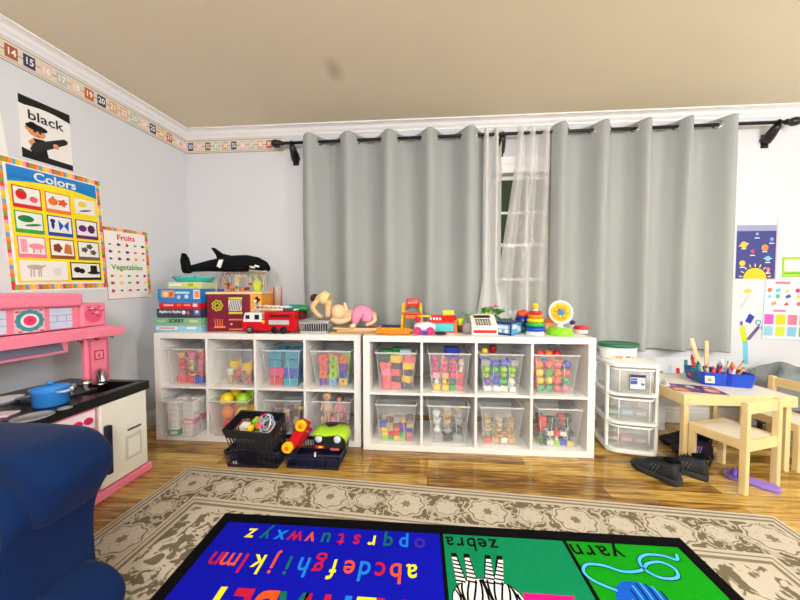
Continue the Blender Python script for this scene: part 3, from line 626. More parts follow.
# ================================================================== NAVY SOFA
nv = mat((8,34,76), .9, noise=.14, scale=160, bump=.12, sheen=.05, name='navy_upholstery')
S = thing('armchair', 'navy blue upholstered armchair with padded rolled arm in left foreground', 'armchair', (-1.4,.45,0))
def profile(pts, ya, yb, nm, bev=.05, roundn=5, name=None):
    pts = [Vector((p[0],0,p[1])) for p in bez(pts+[pts[0]],5)[:-1]]
    cx = sum(p.x for p in pts)/len(pts); cz = sum(p.z for p in pts)/len(pts); rings = []
    for i in range(roundn+1):
        t = PI/2*i/roundn; ins = bev*(1-math.sin(t)); y = ya + bev*(1-math.cos(t))
        rings.append([Vector((p.x-(p.x-cx)*ins/.25, y, p.z-(p.z-cz)*ins/.25)) for p in pts])
    for i in range(roundn, -1, -1):
        t = PI/2*i/roundn; ins = bev*(1-math.sin(t)); y = yb - bev*(1-math.cos(t))
        rings.append([Vector((p.x-(p.x-cx)*ins/.25, y, p.z-(p.z-cz)*ins/.25)) for p in pts])
    return MB().loft(rings, nv, True, True).build(nm, S)
# far arm pad
profile([(-1.60,.44),(-1.60,.60),(-1.50,.648),(-1.30,.655),(-1.10,.655),(-.985,.645),(-.925,.60),(-.912,.55),(-.945,.48),(-1.0,.43),(-1.2,.42),(-1.45,.42)], .64, .83, 'arm_pad', .06)
profile([(-1.19,.03),(-1.19,.52),(-1.12,.58),(-1.02,.57),(-.975,.50),(-1.0,.40),(-1.005,.30),(-1.0,.16),(-.99,.04),(-1.2,.03)], .61, .82, 'arm_panel', .04)
profile([(-1.60,.08),(-1.60,.46),(-1.35,.48),(-1.12,.46),(-1.12,.10)], .70, .81, 'arm_inner', .03)
profile([(-1.12,.02),(-1.12,.20),(-1.03,.245),(-.94,.235),(-.89,.19),(-.883,.14),(-.91,.08),(-.93,.02)], .58, .80, 'footrest', .03)
profile([(-1.62,.10),(-1.62,.38),(-1.4,.40),(-1.12,.40),(-1.04,.36),(-1.04,.20),(-1.08,.10)], -.02, .57, 'seat_cushion', .05)
profile([(-1.60,.44),(-1.60,.60),(-1.50,.648),(-1.30,.655),(-1.10,.655),(-.985,.645),(-.925,.60),(-.912,.55),(-.945,.48),(-1.0,.43),(-1.2,.42),(-1.45,.42)], -.36, -.04, 'arm_pad', .05)
profile([(-1.58,.03),(-1.58,.45),(-1.3,.50),(-1.05,.47),(-1.005,.40),(-1.0,.30),(-1.0,.16),(-.99,.04),(-1.2,.03)], -.33, -.06, 'arm_panel', .03)
profile([(-1.88,.03),(-1.92,.60),(-1.90,.92),(-1.78,.96),(-1.66,.88),(-1.60,.60),(-1.58,.03)], -.30, .64, 'backrest', .05)
m = MB(); m.bx(-1.85,-1.02,-.28,.76,.0,.05,BLACK); m.build('base', S); S.location.z += .0098
# ================================================================== CUBE SHELVES
shW = mat((240,239,234), .4, noise=.015, scale=4, name='white_laminate')
UW, UD = 1.487, .39
def shelf(x0, yf, label):
    T = thing('cube_shelf', label, 'shelf', (x0+UW/2, yf+UD/2, 0)); s, d = .045, .017
    def pt(nm, *a): MB().bx(*a, shW).build(nm, T, bevel=.0012)
    pt('top_panel', x0, x0+UW, yf, yf+UD, ST-.04, ST); pt('bottom_panel', x0, x0+UW, yf, yf+UD, 0, .04)
    pt('side_panel', x0, x0+s, yf, yf+UD, .04, ST-.04); pt('side_panel', x0+UW-s, x0+UW, yf, yf+UD, .04, ST-.04)
    iw = (UW-2*s-3*d)/4; zs = ST/2-.01
    pt('middle_shelf', x0+s, x0+UW-s, yf+.001, yf+UD, zs, zs+.017)
    for i in range(3):
        x = x0+s+iw*(i+1)+d*i; pt('divider', x, x+d, yf+.001, yf+UD, .04, zs); pt('divider', x, x+d, yf+.001, yf+UD, zs+.017, ST-.04)
    return T, [x0+s+iw/2+(iw+d)*i for i in range(4)], zs+.017
XL0, YL, XR0, YR = -1.890, 1.940, -.380, 1.912
s1, LX, ZS = shelf(XL0, YL, 'left white eight-cube shelf unit, the one beside the pink kitchen')
s1.rotation_euler.z = 0
s2, RXs, ZS = shelf(XR0, YR, 'right white eight-cube shelf unit beside the plastic drawer cart')
# ------------------------------------------------------------------ clear bins
cl = mat((236,238,236), .25, alpha=.09, name='clear_plastic'); clr = mat((240,241,238), .3, alpha=.55, name='clear_plastic_rim')
BW, TW, BD, TD, BH = .218, .268, .27, .31, .262
def bin_(): 
    T = thing('clear_bin', 'x', 'bin', (0,0,0)); t = .0025
    ring = lambda w, d, z: [Vector((-w/2,-d/2,z)),Vector((w/2,-d/2,z)),Vector((w/2,d/2,z)),Vector((-w/2,d/2,z))]
    m = MB(); m.loft([ring(BW-2*t,BD-2*t,t), ring(TW-2*t,TD-2*t,BH), ring(TW,TD,BH), ring(BW,BD,0)], cl, False, False)
    m.add(ring(BW,BD,0), [(3,2,1,0)], cl); m.add(ring(BW-2*t,BD-2*t,t), [(0,1,2,3)], cl); m.build('tub', T, local=True)
    m = MB(); w, d = TW, TD
    for (a, b2, c, e) in ((-w/2-.008,w/2+.008,-d/2-.008,-d/2),(-w/2-.008,w/2+.008,d/2,d/2+.008),(-w/2-.008,-w/2,-d/2,d/2),(w/2,w/2+.008,-d/2,d/2)): m.bx(a,b2,c,e,BH-.008,BH+.001,clr)
    m.build('rim', T, local=True, bevel=.002)
    def fy(z): return -(BD+(TD-BD)*z/BH)/2-.001
    m = MB(); m.tube([(-.058,fy(.006),.006),(-.047,fy(.2),.2),(.047,fy(.2),.2),(.058,fy(.006),.006)], .0022, clr, 6); m.build('label_frame', T, local=True)
    for sx in (-1,1): MB().tube([(sx*(BW/2-.001),fy(.003),.003),(sx*(TW/2-.001),fy(BH-.01),BH-.01)],.0018,clr,6).build('corner_rib', T, local=True)
    return T
B0 = bin_(); used = []
def place_bin(x, yf, z, label, rz=0):
    T = B0 if not used else tree(B0)
    used.append(T); T.location = (x, yf+TD/2, z); T.rotation_euler.z = rz; T['label'] = label; T['group'] = 'clear bins in the cube shelves'
    return T
# ------------------------------------------------------------------ toys inside (small things, one object each)
PM = {}
def piece(kind, col, sz):
    """small toy about sz wide, base at its origin"""
    key = (kind, tuple(col), round(sz,3))
    if key in PM: return tree(PM[key])
    c = P(*col, .4); m = MB(); s = sz; nm = kind
    if kind == 'ball': m.sph((0,0,s/2), s/2, c, 16, 10)
    elif kind == 'block': m.box((0,0,s*.4),(s,s*.9,s*.8),c)
    elif kind == 'stud_block':
        m.box((0,0,s*.36),(s,s,s*.72),c)
        for a in (-.25,.25):
            for b2 in (-.25,.25): m.cyl((a*s,b2*s,s*.72),(a*s,b2*s,s*.86),s*.15,c,n=8)
    elif kind == 'foam_letter':
        m.box((0,0,s*.15),(s*.8,s*.3,s*.3),c).box((-s*.25,0,s*.5),(s*.3,s*.3,s*.4),c).box((s*.25,0,s*.5),(s*.3,s*.3,s*.4),c).box((0,0,s*.8),(s*.8,s*.3,s*.2),c)
    elif kind == 'toy_bottle': m.lathe([(s*.3,0),(s*.32,s*.5),(s*.12,s*.7),(s*.12,s*.9)],c,n=12)
    elif kind == 'toy_cup': m.lathe([(s*.28,0),(s*.4,s*.7),(s*.36,s*.7),(s*.25,s*.06),(.0001,s*.06)],c,n=12)
    elif kind == 'toy_banana':
        pts = [(s*.5*math.cos(t),0,s*.55-s*.45*math.sin(t)) for t in [PI*(.05+.9*i/6) for i in range(7)]]
        m.tube(pts,[s*.04,s*.11,s*.14,s*.15,s*.14,s*.11,s*.04],c,8)
    elif kind == 'plastic_link': m.torus((0,0,s*.08),s*.35,s*.08,c,n=14,k=6)
    elif kind == 'toy_spoon': m.sph((-s*.35,0,s*.12),(s*.2,s*.14,s*.06),c,10,6).tube([(-s*.2,0,s*.12),(s*.5,0,s*.16)],s*.05,c,6)
    elif kind == 'card_box': m.box((0,0,s*.3),(s*1.2,s*.9,s*.6),c).box((0,-s*.455,s*.3),(s*.8,s*.01,s*.3),P(225,222,214))
    elif kind == 'toy_figure': m.lathe([(s*.26,0),(s*.3,s*.2),(s*.18,s*.5),(s*.12,s*.56),(s*.2,s*.66),(s*.21,s*.8),(s*.1,s*.95),(.001,s*.96)],c,n=12)
    elif kind == 'plush_toy': m.sph((0,0,s*.35),(s*.4,s*.32,s*.35),c,12,8).sph((0,0,s*.75),(s*.26,s*.24,s*.24),c,12,8).sph((-s*.2,0,s*.95),s*.1,c,8,6).sph((s*.2,0,s*.95),s*.1,c,8,6)
    o = m.build(nm, None, local=True, bevel=(s*.05 if kind in ('block','card_box','foam_letter') else 0))
    PM[key] = o
    return o
CN = {}
def cname(c):
    pal = {'red':(214,20,28),'yellow':(250,208,10),'orange':(245,120,20),'green':(30,160,60),'lime green':(160,220,20),'blue':(25,60,190),'teal':(20,165,190),'pink':(240,130,170),'purple':(110,50,150),'magenta':(225,30,120),'white':(238,238,234),'dark grey':(60,62,66),'tan':(214,178,120),'brown':(120,70,40),'coral':(240,90,90),'light blue':(130,190,225),'grey':(165,165,165),'cream':(235,225,205)}
    return min(pal, key=lambda k: sum((a-b2)**2 for a, b2 in zip(pal[k], c)))
PN = dict(ball='ball', block='block', stud_block='stud block', foam_letter='foam piece', toy_bottle='toy bottle', toy_cup='toy cup', toy_banana='toy banana', plastic_link='plastic ring', toy_spoon='toy spoon', card_box='small box', toy_figure='toy figure', plush_toy='plush toy')
def fill(x, yf, z, where, rows, sz=.055, cols=4, deep=2, rnd=1, short=None):
    """rows: list from bottom up of lists of (kind,colour)"""
    rr = random.Random(where); zz = z+.004
    HT = dict(block=.72, stud_block=.78, foam_letter=.82, toy_bottle=.82, toy_cup=.66, toy_banana=.62, plastic_link=.20, toy_spoon=.3, card_box=.56, toy_figure=.88, plush_toy=.96, ball=1.0)
    goal = z+min(.25, sz*.98*len(rows)); rows = list(rows); ri = -1
    while rows and ri < 9:
        ri += 1; row = rows.pop(0)
        t = (zz-z)/BH; wid = BW+(TW-BW)*t-.012; n = len(row)
        cell = wid/n; s = min(sz, cell*.94)
        for dj in range(deep):
            for i in range(n):
                kd, c = row[(i+dj*2) % n]
                if kd is None: continue
                ss = s*(.94 if kd != 'ball' else .97)
                o = piece(kd, c, ss)
                yy = yf + (TD-BD)/2 + .014 + ss/2 + dj*(s+.008) + (0 if ri == 0 else 0)
                o.location = (x-wid/2+cell*(i+.5), yy, zz)
                if kd not in ('ball',): o.rotation_euler = (rr.uniform(-.08,.08), rr.uniform(-.14,.14), rr.uniform(-.4,.4)*rnd)
                o.scale = (rr.uniform(.9,1.0),)*3 if kd != 'ball' else (1,1,1); o.scale.x *= min(1.22, cell*.95/ss) if kd in ('block','stud_block','foam_letter','plush_toy','toy_cup','card_box') and kd != 'card_box' else 1
                cn = cname(c)
                tag(o, f'{cn} {PN[kd]} in clear bin, {where}', PN[kd].split()[-1], f'{PN[kd]}s in clear bin, {where}')
        zz += max(HT[k]*s*(1 if k == 'ball' else .92) for k, c in row if k)+.001
        if not rows and zz+.04 < goal and row[0][1] is not None: rows = [[row[(i+1+ri) % len(row)] for i in range(len(row))]]
    return zz
r_,y_,o_,g_,l_,b_,t_,p_,u_,m_,w_ = (222,36,44),(250,208,30),(245,130,40),(50,170,80),(160,215,40),(30,70,200),(20,165,190),(240,130,170),(110,60,160),(225,40,120),(235,235,230)
cor=(240,95,95); lbl=(130,190,225); tn=(214,178,120); dg=(62,64,68); gy=(165,165,165); crm=(235,225,205); brn=(130,80,50); mv=(150,100,120)
def K_(k, *cols): return [(k, c) if c else (None, None) for c in cols]
zt_, zb_ = ZS+.0005, .0405
LB = [(ay(185,370,YL+.05).x-.005, zt_),(ay(235,370,YL+.05).x+.01, zt_),(ay(285,370,YL+.05).x, zt_),(ay(331,370,YL+.05).x, zt_)]
yb = YL+.02
wL = ['top row first from left','top row second from left','top row third from left','top row fourth from left']
# left unit, top row
x = LX[0]; place_bin(x, yb, zt_, 'clear plastic bin of pink and tan toy food, top left cube of left shelf')
fill(x, yb, zt_, 'top left cube of left shelf', [K_('block',cor,r_,b_),K_('toy_banana',p_,tn,cor),K_('toy_cup',cor,tn,p_)], .075)
x = LX[1]+.004; place_bin(x, yb+.01, zt_, 'clear plastic bin with small tan and yellow-green toys, second cube of left shelf top row')
fill(x, yb+.01, zt_, 'second cube of left shelf top row', [K_('toy_figure',tn,brn,cor),K_('toy_cup',crm,cor,tn),K_('block',None,None,y_)], .075)
x = LX[2]; place_bin(x, yb, zt_, 'clear plastic bin heaped with large teal and red blocks, third cube of left shelf')
tl=(10,150,180)
fill(x, yb, zt_, 'third cube of left shelf top row', [K_('stud_block',r_,tl),K_('stud_block',m_,b_),K_('stud_block',tl,tl)], .086, deep=2, rnd=.25)
x = LX[3]; place_bin(x, yb, zt_, 'clear plastic bin of foam letters in many colours, fourth cube of left shelf')
fill(x, yb, zt_, 'fourth cube of left shelf top row', [K_('foam_letter',u_,lbl,y_),K_('foam_letter',o_,l_,b_),K_('foam_letter',cor,l_,u_),K_('foam_letter',cor,l_,o_)], .07, rnd=1.5)
# left unit, bottom row
x = LX[0]-.012; place_bin(x, YL-.055, zb_, 'clear plastic bin of white boxes pulled out at the bottom left cube')
fill(x, YL-.055, zb_, 'pulled out bottom left', [K_('card_box',g_,w_),K_('card_box',w_,w_),K_('card_box',w_,p_),K_('card_box',w_,w_)], .076, rnd=.25)
x = LX[1]-.01; place_bin(x, YL-.02, zb_, 'clear plastic bin of yellow and red balls behind the black basket')
fill(x, YL-.02, zb_, 'behind the black basket', [K_('ball',r_,(200,30,40)),K_('ball',o_,y_),K_('ball',(250,220,20),l_)], .096)
x = LX[2]; place_bin(x, yb, zb_, 'clear plastic bin of mauve and brown toys, half hidden by the tilted basket')
fill(x, yb, zb_, 'half hidden by the tilted basket', [K_('plush_toy',mv,brn,mv),K_('plush_toy',brn,mv,tn),K_('toy_cup',mv,tn,brn)], .07)
x = LX[3]; place_bin(x, yb, zb_, 'clear plastic bin holding dolls, behind the toy cars at bottom right of left shelf')
fill(x, yb, zb_, 'behind the toy cars', [K_('plush_toy',p_,tn,p_),K_('plush_toy',tn,p_,mv)], .07)
# right unit, top row
yr = YR+.025
x = RXs[0]+.005; place_bin(x, yr, zt_, 'clear plastic bin of coral pieces and dark cases, top left cube of right shelf')
fill(x, yr, zt_, 'top left cube of right shelf', [K_('block',cor,cor,dg),K_('block',cor,dg,y_),K_('block',p_,cor,dg),K_('block',cor,dg,y_)], .066)
for i, (dx, c, nm) in enumerate(((-.07,(20,120,40),'green'),(.0,(40,150,60),'green'),(.06,(190,225,235),'pale blue'))):
    o = piece('block', c, .075); o.location = (x+dx, yr+.1+.08*(i % 2), zt_+.004+.2); 
    tag(o, f'{nm} block on top of the coral pieces in its clear bin', 'block', 'blocks topping the coral bin')
x = RXs[1]+.005; place_bin(x, yr, zt_, 'clear plastic bin of pink and yellow play pieces, second cube of right shelf')
fill(x, yr, zt_, 'second cube of right shelf top row', [K_('block',y_,y_,g_,cor),K_('plush_toy',w_,y_,(80,110,140),cor),K_('block',(240,170,180),tn,m_,cor),K_('plush_toy',m_,(230,80,120),m_,crm)], .055)
o = piece('block',(20,40,160),.1); o.location = (x+.03, yr+.12, zt_+.005+.2); tag(o,'dark blue block topping the pink and yellow play pieces bin','block')
x = RXs[2]-.008; place_bin(x, yr, zt_, 'clear plastic bin of lime green, blue and white toys, third cube of right shelf')
fill(x, yr, zt_, 'third cube of right shelf top row', [K_('stud_block',w_,w_,w_,w_),K_('ball',u_,b_,g_,w_),K_('toy_cup',l_,b_,l_,l_),K_('ball',l_,g_,l_,l_),K_('block',gy,b_,b_,gy)], .05)
o = piece('toy_cup',(190,25,30),.07); o.location = (x-.02, yr+.16, zt_+.004+.235); tag(o,'red toy cup on top of the lime green and blue toys','cup')
o = piece('ball',y_,.045); o.location = (x-.09, yr+.1, zt_+.004+.235); tag(o,'small yellow ball topping the lime green and blue toys','ball')
x = RXs[3]-.012; place_bin(x, yr, zt_, 'clear plastic bin of colourful play balls, top right cube of right shelf')
fill(x, yr, zt_, 'top right cube of right shelf', [K_('ball',g_,g_,cor,p_),K_('ball',y_,y_,cor,g_),K_('ball',y_,g_,o_,cor),K_('ball',o_,cor,cor,b_)], .054)
for dx, c, n_ in ((-.06,cor,'coral'),(.0,o_,'orange'),(.055,r_,'red')):
    o = piece('ball',c,.052); o.location = (x+dx, yr+.13, zt_+.004+.214); tag(o, f'{n_} play ball heaped on top of the ball bin', 'ball', 'play balls heaped on top')
# right unit, bottom row
x = RXs[0]+.005; place_bin(x, yr, zb_, 'clear plastic bin of small mixed building blocks, bottom left cube of right shelf')
fill(x, yr, zb_, 'bottom left cube of right shelf', [K_('block',l_,g_,y_,l_,cor),K_('stud_block',y_,r_,r_,g_,p_),K_('block',y_,tn,cor,u_,b_),K_('stud_block',b_,tn,brn,u_,tn),K_('block',None,brn,gy,tn,None)], .042)
x = RXs[1]+.003; place_bin(x, yr, zb_, 'clear plastic bin of grey and white odds, second cube of right shelf bottom row')
fill(x, yr, zb_, 'second cube of right shelf bottom row', [K_('block',gy,dg,gy),K_('plush_toy',w_,gy,dg),K_('toy_cup',w_,tn,gy)], .07)
x = RXs[2]-.004; place_bin(x, yr, zb_, 'clear plastic bin of tan toys with one red-green piece, third bottom cube, right shelf')
fill(x, yr, zb_, 'third cube of right shelf bottom row', [K_('block',cor,tn,crm,tn),K_('toy_banana',g_,tn,tn),K_('plastic_link',None,tn,tn,(200,170,60)),K_('toy_banana',crm,tn,(190,160,80)),K_('plastic_link',crm,tn,tn)], .052)
x = RXs[3]+.015; place_bin(x, yr, zb_, 'clear plastic bin of dark green, red and blue pieces, bottom right cube of right shelf')
dgn=(30,70,45)
fill(x, yr, zb_, 'bottom right cube of right shelf', [K_('block',dgn,w_,l_,b_,y_),K_('toy_figure',dgn,l_,crm,b_,b_),K_('block',dg,w_,r_,w_,dgn),K_('toy_figure',r_,dgn,r_,dg,dgn),K_('block',r_,dgn,dg,None,None)], .044)
B0 = None
# ------------------------------------------------------------------ dolls standing in the doll bin
def doll(loc, label, dress, hair_c, skinc=(228,180,140), h=.26, pose='stand', rz=0, hat=None, tilt=0, legs=None):
    T = thing('doll', label, 'doll', loc, rz); s = h; sk = P(*skinc, .55)
    M = Matrix.Rotation(tilt, 3, 'X')
    def tr(p): return M @ (Vector(p)*s)
    m = MB()
    def lf(path, r): m.tube([tr(p) for p in path], [q_*s for q_ in r], sk, 10)
    lf([(0,0,.42),(0,0,.5),(0,0,.66),(0,0,.74),(0,0,.78)], [.09,.1,.105,.06,.04])
    if pose == 'crawl':
        for sx in (-1,1): lf([(sx*.09,0,.70),(sx*.14,-.08,.56),(sx*.13,-.14,.40)],[.045,.042,.03]); lf([(sx*.06,0,.44),(sx*.09,-.12,.30),(sx*.1,-.05,.10),(sx*.1,-.12,.06)],[.06,.055,.045,.03])
    else:
        for sx in (-1,1): lf([(sx*.09,0,.70),(sx*.16,-.03,.55),(sx*.19,-.08,.42)],[.045,.04,.028]); lf([(sx*.05,0,.44),(sx*.06,0,.22),(sx*.06,0,.05),(sx*.06,-.07,.03)],[.065,.055,.04,.035])
    m.sph(tr((0,0,.88)), (.125*s,.12*s,.13*s), sk, 16, 10, rot=M); m.sph(tr((0,-.12,.87)), .018*s, sk, 8, 6)
    m.build('body', T, local=True)
    e = MB()
    for sx in (-1,1): e.sph(tr((sx*.045,-.112,.90)), .017*s, P(40,50,90), 8, 6)
    e.build('eye', T, local=True); MB().sph(tr((0,-.113,.82)), (.03*s,.008*s,.01*s), P(200,60,70), 8, 6).build('mouth', T, local=True)
    m = MB(); rings = []
    for i in range(8):
        z = .80+.22*i/7; rr = .14*math.sqrt(max(.02, 1-((z-.89)/.14)**2))
        rings.append([tr((rr*1.03*math.cos(t), max(rr*math.sin(t), -.10+.0*z if z < .94 else -9)*1.03+.012, z)) for t in [2*PI*j/14 for j in range(14)]])
    m.loft(rings, P(*hair_c, .7)); m.build('hair', T, local=True)
    m = MB(); rings = []
    for z, r in ((.76,.055),(.70,.115),(.56,.12),(.50,.125),(.40,.155)): rings.append([tr((r*math.cos(t), r*.85*math.sin(t), z)) for t in [2*PI*j/16 for j in range(16)]])
    m.loft(rings, P(*dress, .8)); m.build('outfit', T, local=True)
    if legs:
        m = MB()
        for sx in (-1,1):
            pth = [(sx*.06,0,.46),(sx*.09,-.12,.30),(sx*.1,-.05,.13)] if pose == 'crawl' else [(sx*.055,0,.46),(sx*.062,0,.24),(sx*.062,0,.09)]
            m.tube([tr(p) for p in pth], [.09*s,.075*s,.06*s], P(*legs,.8), 10)
        m.build('trousers', T, local=True)
    return T
bx_ = LX[3]
doll((bx_-.055,yb+.085,zb_+.075),'blonde doll standing upright in the doll bin',(235,205,190),(236,208,150),h=.215)
doll((bx_+.04,yb+.085,zb_+.075),'doll in pink dress beside the blonde one in bin',(238,140,185),(120,70,50),h=.20)

# ================================================================== BASKETS ON THE FLOOR
nb_ = P(12,20,58,.35); kbk = P(26,28,32,.4)
def basket(name, label, loc, w, d, h, mt, tilt=None, rz=0, holes=True, cat='basket', wires=True, flare=1.12):
    T = thing(name, label, cat, loc, rz)
    if tilt: T.rotation_euler = tilt
    t = .003; m = MB()
    def pt(sx, sy, z, k=0):
        f = 1+(flare-1)*z/h; return Vector((sx*(w/2*f-k), sy*(d/2*f-k), z))
    cs = [(-1,-1),(1,-1),(1,1),(-1,1)]
    def band(z0, z1, mm): mm.loft([[pt(a,b2,z0,0) for a,b2 in cs],[pt(a,b2,z1,0) for a,b2 in cs],[pt(a,b2,z1,t) for a,b2 in cs],[pt(a,b2,z0,t) for a,b2 in cs],[pt(a,b2,z0,0) for a,b2 in cs]], mt, False, False)
    band(0, h*.18, m); band(h*.8, h, m); m.bx(-w/2,w/2,-d/2,d/2,0,t,mt)
    if h > .12: band(h*.47, h*.53, m)
    n = int(w/.016); 
    for i in range(n+1):
        f = -1+2*i/n
        for sy in (-1,1):
            a, b2 = pt(f,sy,h*.18,t/2), pt(f,sy,h*.8,t/2); m.cyl(a, b2, .0028, mt, n=5)
    n = int(d/.016)
    for i in range(1, n):
        f = -1+2*i/n
        for sx in (-1,1):
            a, b2 = pt(sx,f,h*.18,t/2), pt(sx,f,h*.8,t/2); m.cyl(a, b2, .0028, mt, n=5)
    m.build('basket_body', T, local=True)
    m = MB(); m.tube([pt(a,b2,h,t/2) for a,b2 in cs], .006, mt, 8, True); m.build('rim', T, local=True)
    return T
b1x0, b1x1, b2x1 = -1.175, -.845, -.47
basket('floor_basket','navy slotted plastic basket on the floor under the tilted black basket', ((b1x0+b1x1)/2-.0, 1.765, 0), .31, .20, .10, nb_, flare=1.1)
basket('floor_basket','navy plastic basket of toy cars, the right one on the wood floor', ((b1x1+b2x1)/2+.015, 1.775, 0), .315, .20, .09, nb_, flare=1.1)
# black tilted basket standing in the left navy one
TB = basket('tilted_basket','black mesh basket of small toys tilted towards the room', (-.985,1.745,.02), .245, .14, .275, kbk, tilt=(R(17),0,R(-4)), flare=1.22)
MT = Matrix.Translation(TB.location) @ TB.rotation_euler.to_matrix().to_4x4()
lin_ = thing('heap_of_loops', 'tangle of white, pink and teal elastic loops at the right of the tilted basket', 'loops', MT @ Vector((.065,.0,.215)))
for i, c in enumerate((w_,p_,(80,200,210),w_,lbl,m_)):
    MB().torus(Vector(MT @ Vector((.065,.0,.215)))+Vector((.008*math.cos(i*2),.008*math.sin(i*2)-.005,.03+.007*i)), .042-.004*(i % 3), .0036, P(*c), axis=(math.sin(i*1.7)*.6,-.7,.6+.3*math.cos(i))).build('loop', lin_)
pieces = [(-.07,0,'white block',w_,'block',.05),(-.03,-.01,'yellow ball',y_,'ball',.045),(.01,.01,'orange toy cup',o_,'toy_cup',.05),(-.02,.05,'lime green block',l_,'block',.05),(-.085,.045,'brown ball',brn,'ball',.04),(.03,-.045,'green block',g_,'block',.035),(-.06,-.045,'yellow block',y_,'block',.03)]
zz = .21
MB().bx(-.1,.1,-.06,.06,.02,.205,P(60,52,56)).build('toy_heap', TB, local=True)['kind'] = 'stuff'
for dx, dy, nm, c, kd, s_ in pieces:
    o = piece(kd, c, s_); o.location = MT @ Vector((dx,dy,zz)); o.rotation_euler = TB.rotation_euler
    tag(o, f'{nm} on the heap in the tilted black basket', nm.split()[-1])
# specks of toys seen through the black mesh: small blocks in the left navy basket
for i in range(14):
    c = [w_,w_,r_,r_,l_,y_,gy][i % 7]; o = piece('block', c, .02); o.location = (b1x0+.035+i*.0205, 1.69 if i % 2 else 1.688, .0035+.018*(0)); 
    tag(o, f'tiny {cname(c)} block along the front of the left navy basket', 'block', f'tiny {cname(c)} blocks in the left navy basket')
# right basket: red loader with yellow wheels, green-black car
T = thing('toy_loader','red toy vehicle standing on end with yellow wheels, in right navy basket','toy car',(-.775,1.755,.01))
m = MB(); A = Vector((-.80,1.70,.12)); Bv = Vector((-.725,1.725,.245)); dr = (Bv-A).normalized()
RM = Matrix.Rotation(-math.atan2(dr.x, dr.z), 3, 'Y') if 0 else Matrix((Vector((dr.z,0,-dr.x)), Vector((0,1,0)), dr)).transposed()
m.box((A+Bv)/2+Vector((.012,.03,.0)),(.06,.06,.16),RED,RM); m.box((A+Bv)/2+Vector((.045,.03,-.02)),(.04,.055,.11),P(150,16,24),RM); m.build('body', T, bevel=.008)
for c in (A, Bv):
    w1 = MB(); w1.cyl(c+Vector((0,-.022,0)), c+Vector((0,.0,0)), .034, YEL, n=20); w1.torus(c+Vector((0,-.022,0)), .028, .005, YEL, (0,1,0)); wh = w1.build('wheel', T)
    MB().cyl(c+Vector((0,-.030,0)), c+Vector((0,-.022,0)), .012, ORG, n=12).build('hub', wh)
T = thing('toy_car','black toy car with lime green hood and silver headlights in right navy basket','toy car',(-.575,1.755,.05)); CAR = T
rings = []
for y, s_, zz in ((1.69,.82,0),(1.705,.95,.0),(1.74,1,.0),(1.80,1,.01),(1.84,.9,.02)):
    rings.append([Vector((-.58+s_*.125*math.copysign(abs(math.cos(t))**.6, math.cos(t)), y, .155+zz+s_*.062*math.copysign(abs(math.sin(t))**.6, math.sin(t)))) for t in [2*PI*j/20 for j in range(20)]])
MB().loft(rings, P(24,26,32,.3)).build('body', T)
hood = MB(); rings = []
for x, zc in ((-.70,.208),(-.66,.216),(-.61,.208),(-.56,.212),(-.52,.220),(-.49,.214),(-.455,.194),(-.448,.165)):
    rings.append([Vector((x, 1.678, zc-.008)),Vector((x,1.682,zc+.006)),Vector((x,1.74,zc+.016)),Vector((x,1.82,zc+.012)),Vector((x,1.82,zc-.006))])
hood.loft(rings, P(170,215,30,.3)); hood.build('hood', T)
for x in (-.655,-.515): MB().lathe([(.027,0),(.026,.006),(.018,.012),(.001,.015)], P(215,222,228,.15), (x,1.692,.178), rot=Matrix.Rotation(R(90),3,'X')).build('headlight', T)
MB().bx(-.68,-.61,1.684,1.70,.112,.13,RED).bx(-.565,-.50,1.684,1.70,.10,.115,P(190,90,100)).build('bumper', T)
MB().sph((-.64,1.683,.122),(.018,.006,.008),YEL,10,6).build('badge', T)
for x in (-.69,-.47): MB().cyl((x-.012,1.76,.115),(x+.012,1.76,.115),.042,P(30,30,34)).build('wheel', T)
CAR.scale = (.82,.9,.84); CAR.location = (-.545,1.755,.068)
m = MB(); m.bx(-.625,-.615,1.66,1.667,.085,.11,WHITE); T = m.build('paper_tag'); tag(T,'small white tag on the front of right navy basket','tag')
# ================================================================== CURTAINS
RYc = 2.41; ROD = lambda x: 2.303 + .010*(x+1)/1.0*.6
def rodz(x): return 2.303 + (2.327-2.303)*(x+1.09)/3.83
rodM = mat((20,18,20), .35, 0, name='black_rod')
T = thing('curtain_rod', 'long black curtain rod with finials and brackets above the window', 'curtain rod', (.8,RYc,2.3))
xr0, xr1 = -1.15, 2.71
MB().cyl((xr0,RYc,rodz(xr0)),(xr1,RYc,rodz(xr1)),.0125,rodM).build('rod', T)
for x, sx in ((xr0,-1),(xr1,1)):
    z = rodz(x); m = MB(); rot = Matrix.Rotation(sx*PI/2, 3, 'Y')
    m.lathe([(.013,0),(.02,.006),(.02,.014),(.012,.02),(.026,.04),(.032,.062),(.028,.085),(.012,.10),(.001,.104)], rodM, (x,RYc,z), rot=rot); m.build('finial', T)
for x in (-1.075,.652,2.665):
    z = rodz(x); m = MB(); m.tube([(x,RYc,z-.015),(x,RYc+.02,z-.035),(x,WY-.035,z-.075),(x,WY-.005,z-.10)],[.022,.028,.034,.038],rodM,12)
    m.bx(x-.025,x+.025,WY-.008,WY-.0005,z-.15,z-.05,rodM); m.torus((x,RYc,z),.016,.005,rodM,(1,0,0)); m.build('bracket', T)
curM = mat((163,168,166), .85, noise=.03, scale=120, bump=.06, name='grey_curtain', sheen=.1)
b = curM.node_tree.nodes['Principled BSDF']
shM = bpy.data.materials.new('sheer_voile'); shM.use_nodes = True; nt = shM.node_tree; b = nt.nodes['Principled BSDF']
b.inputs['Base Color'].default_value = (.86,.86,.84,1); b.inputs['Roughness'].default_value = .8; b.inputs['Alpha'].default_value = .32
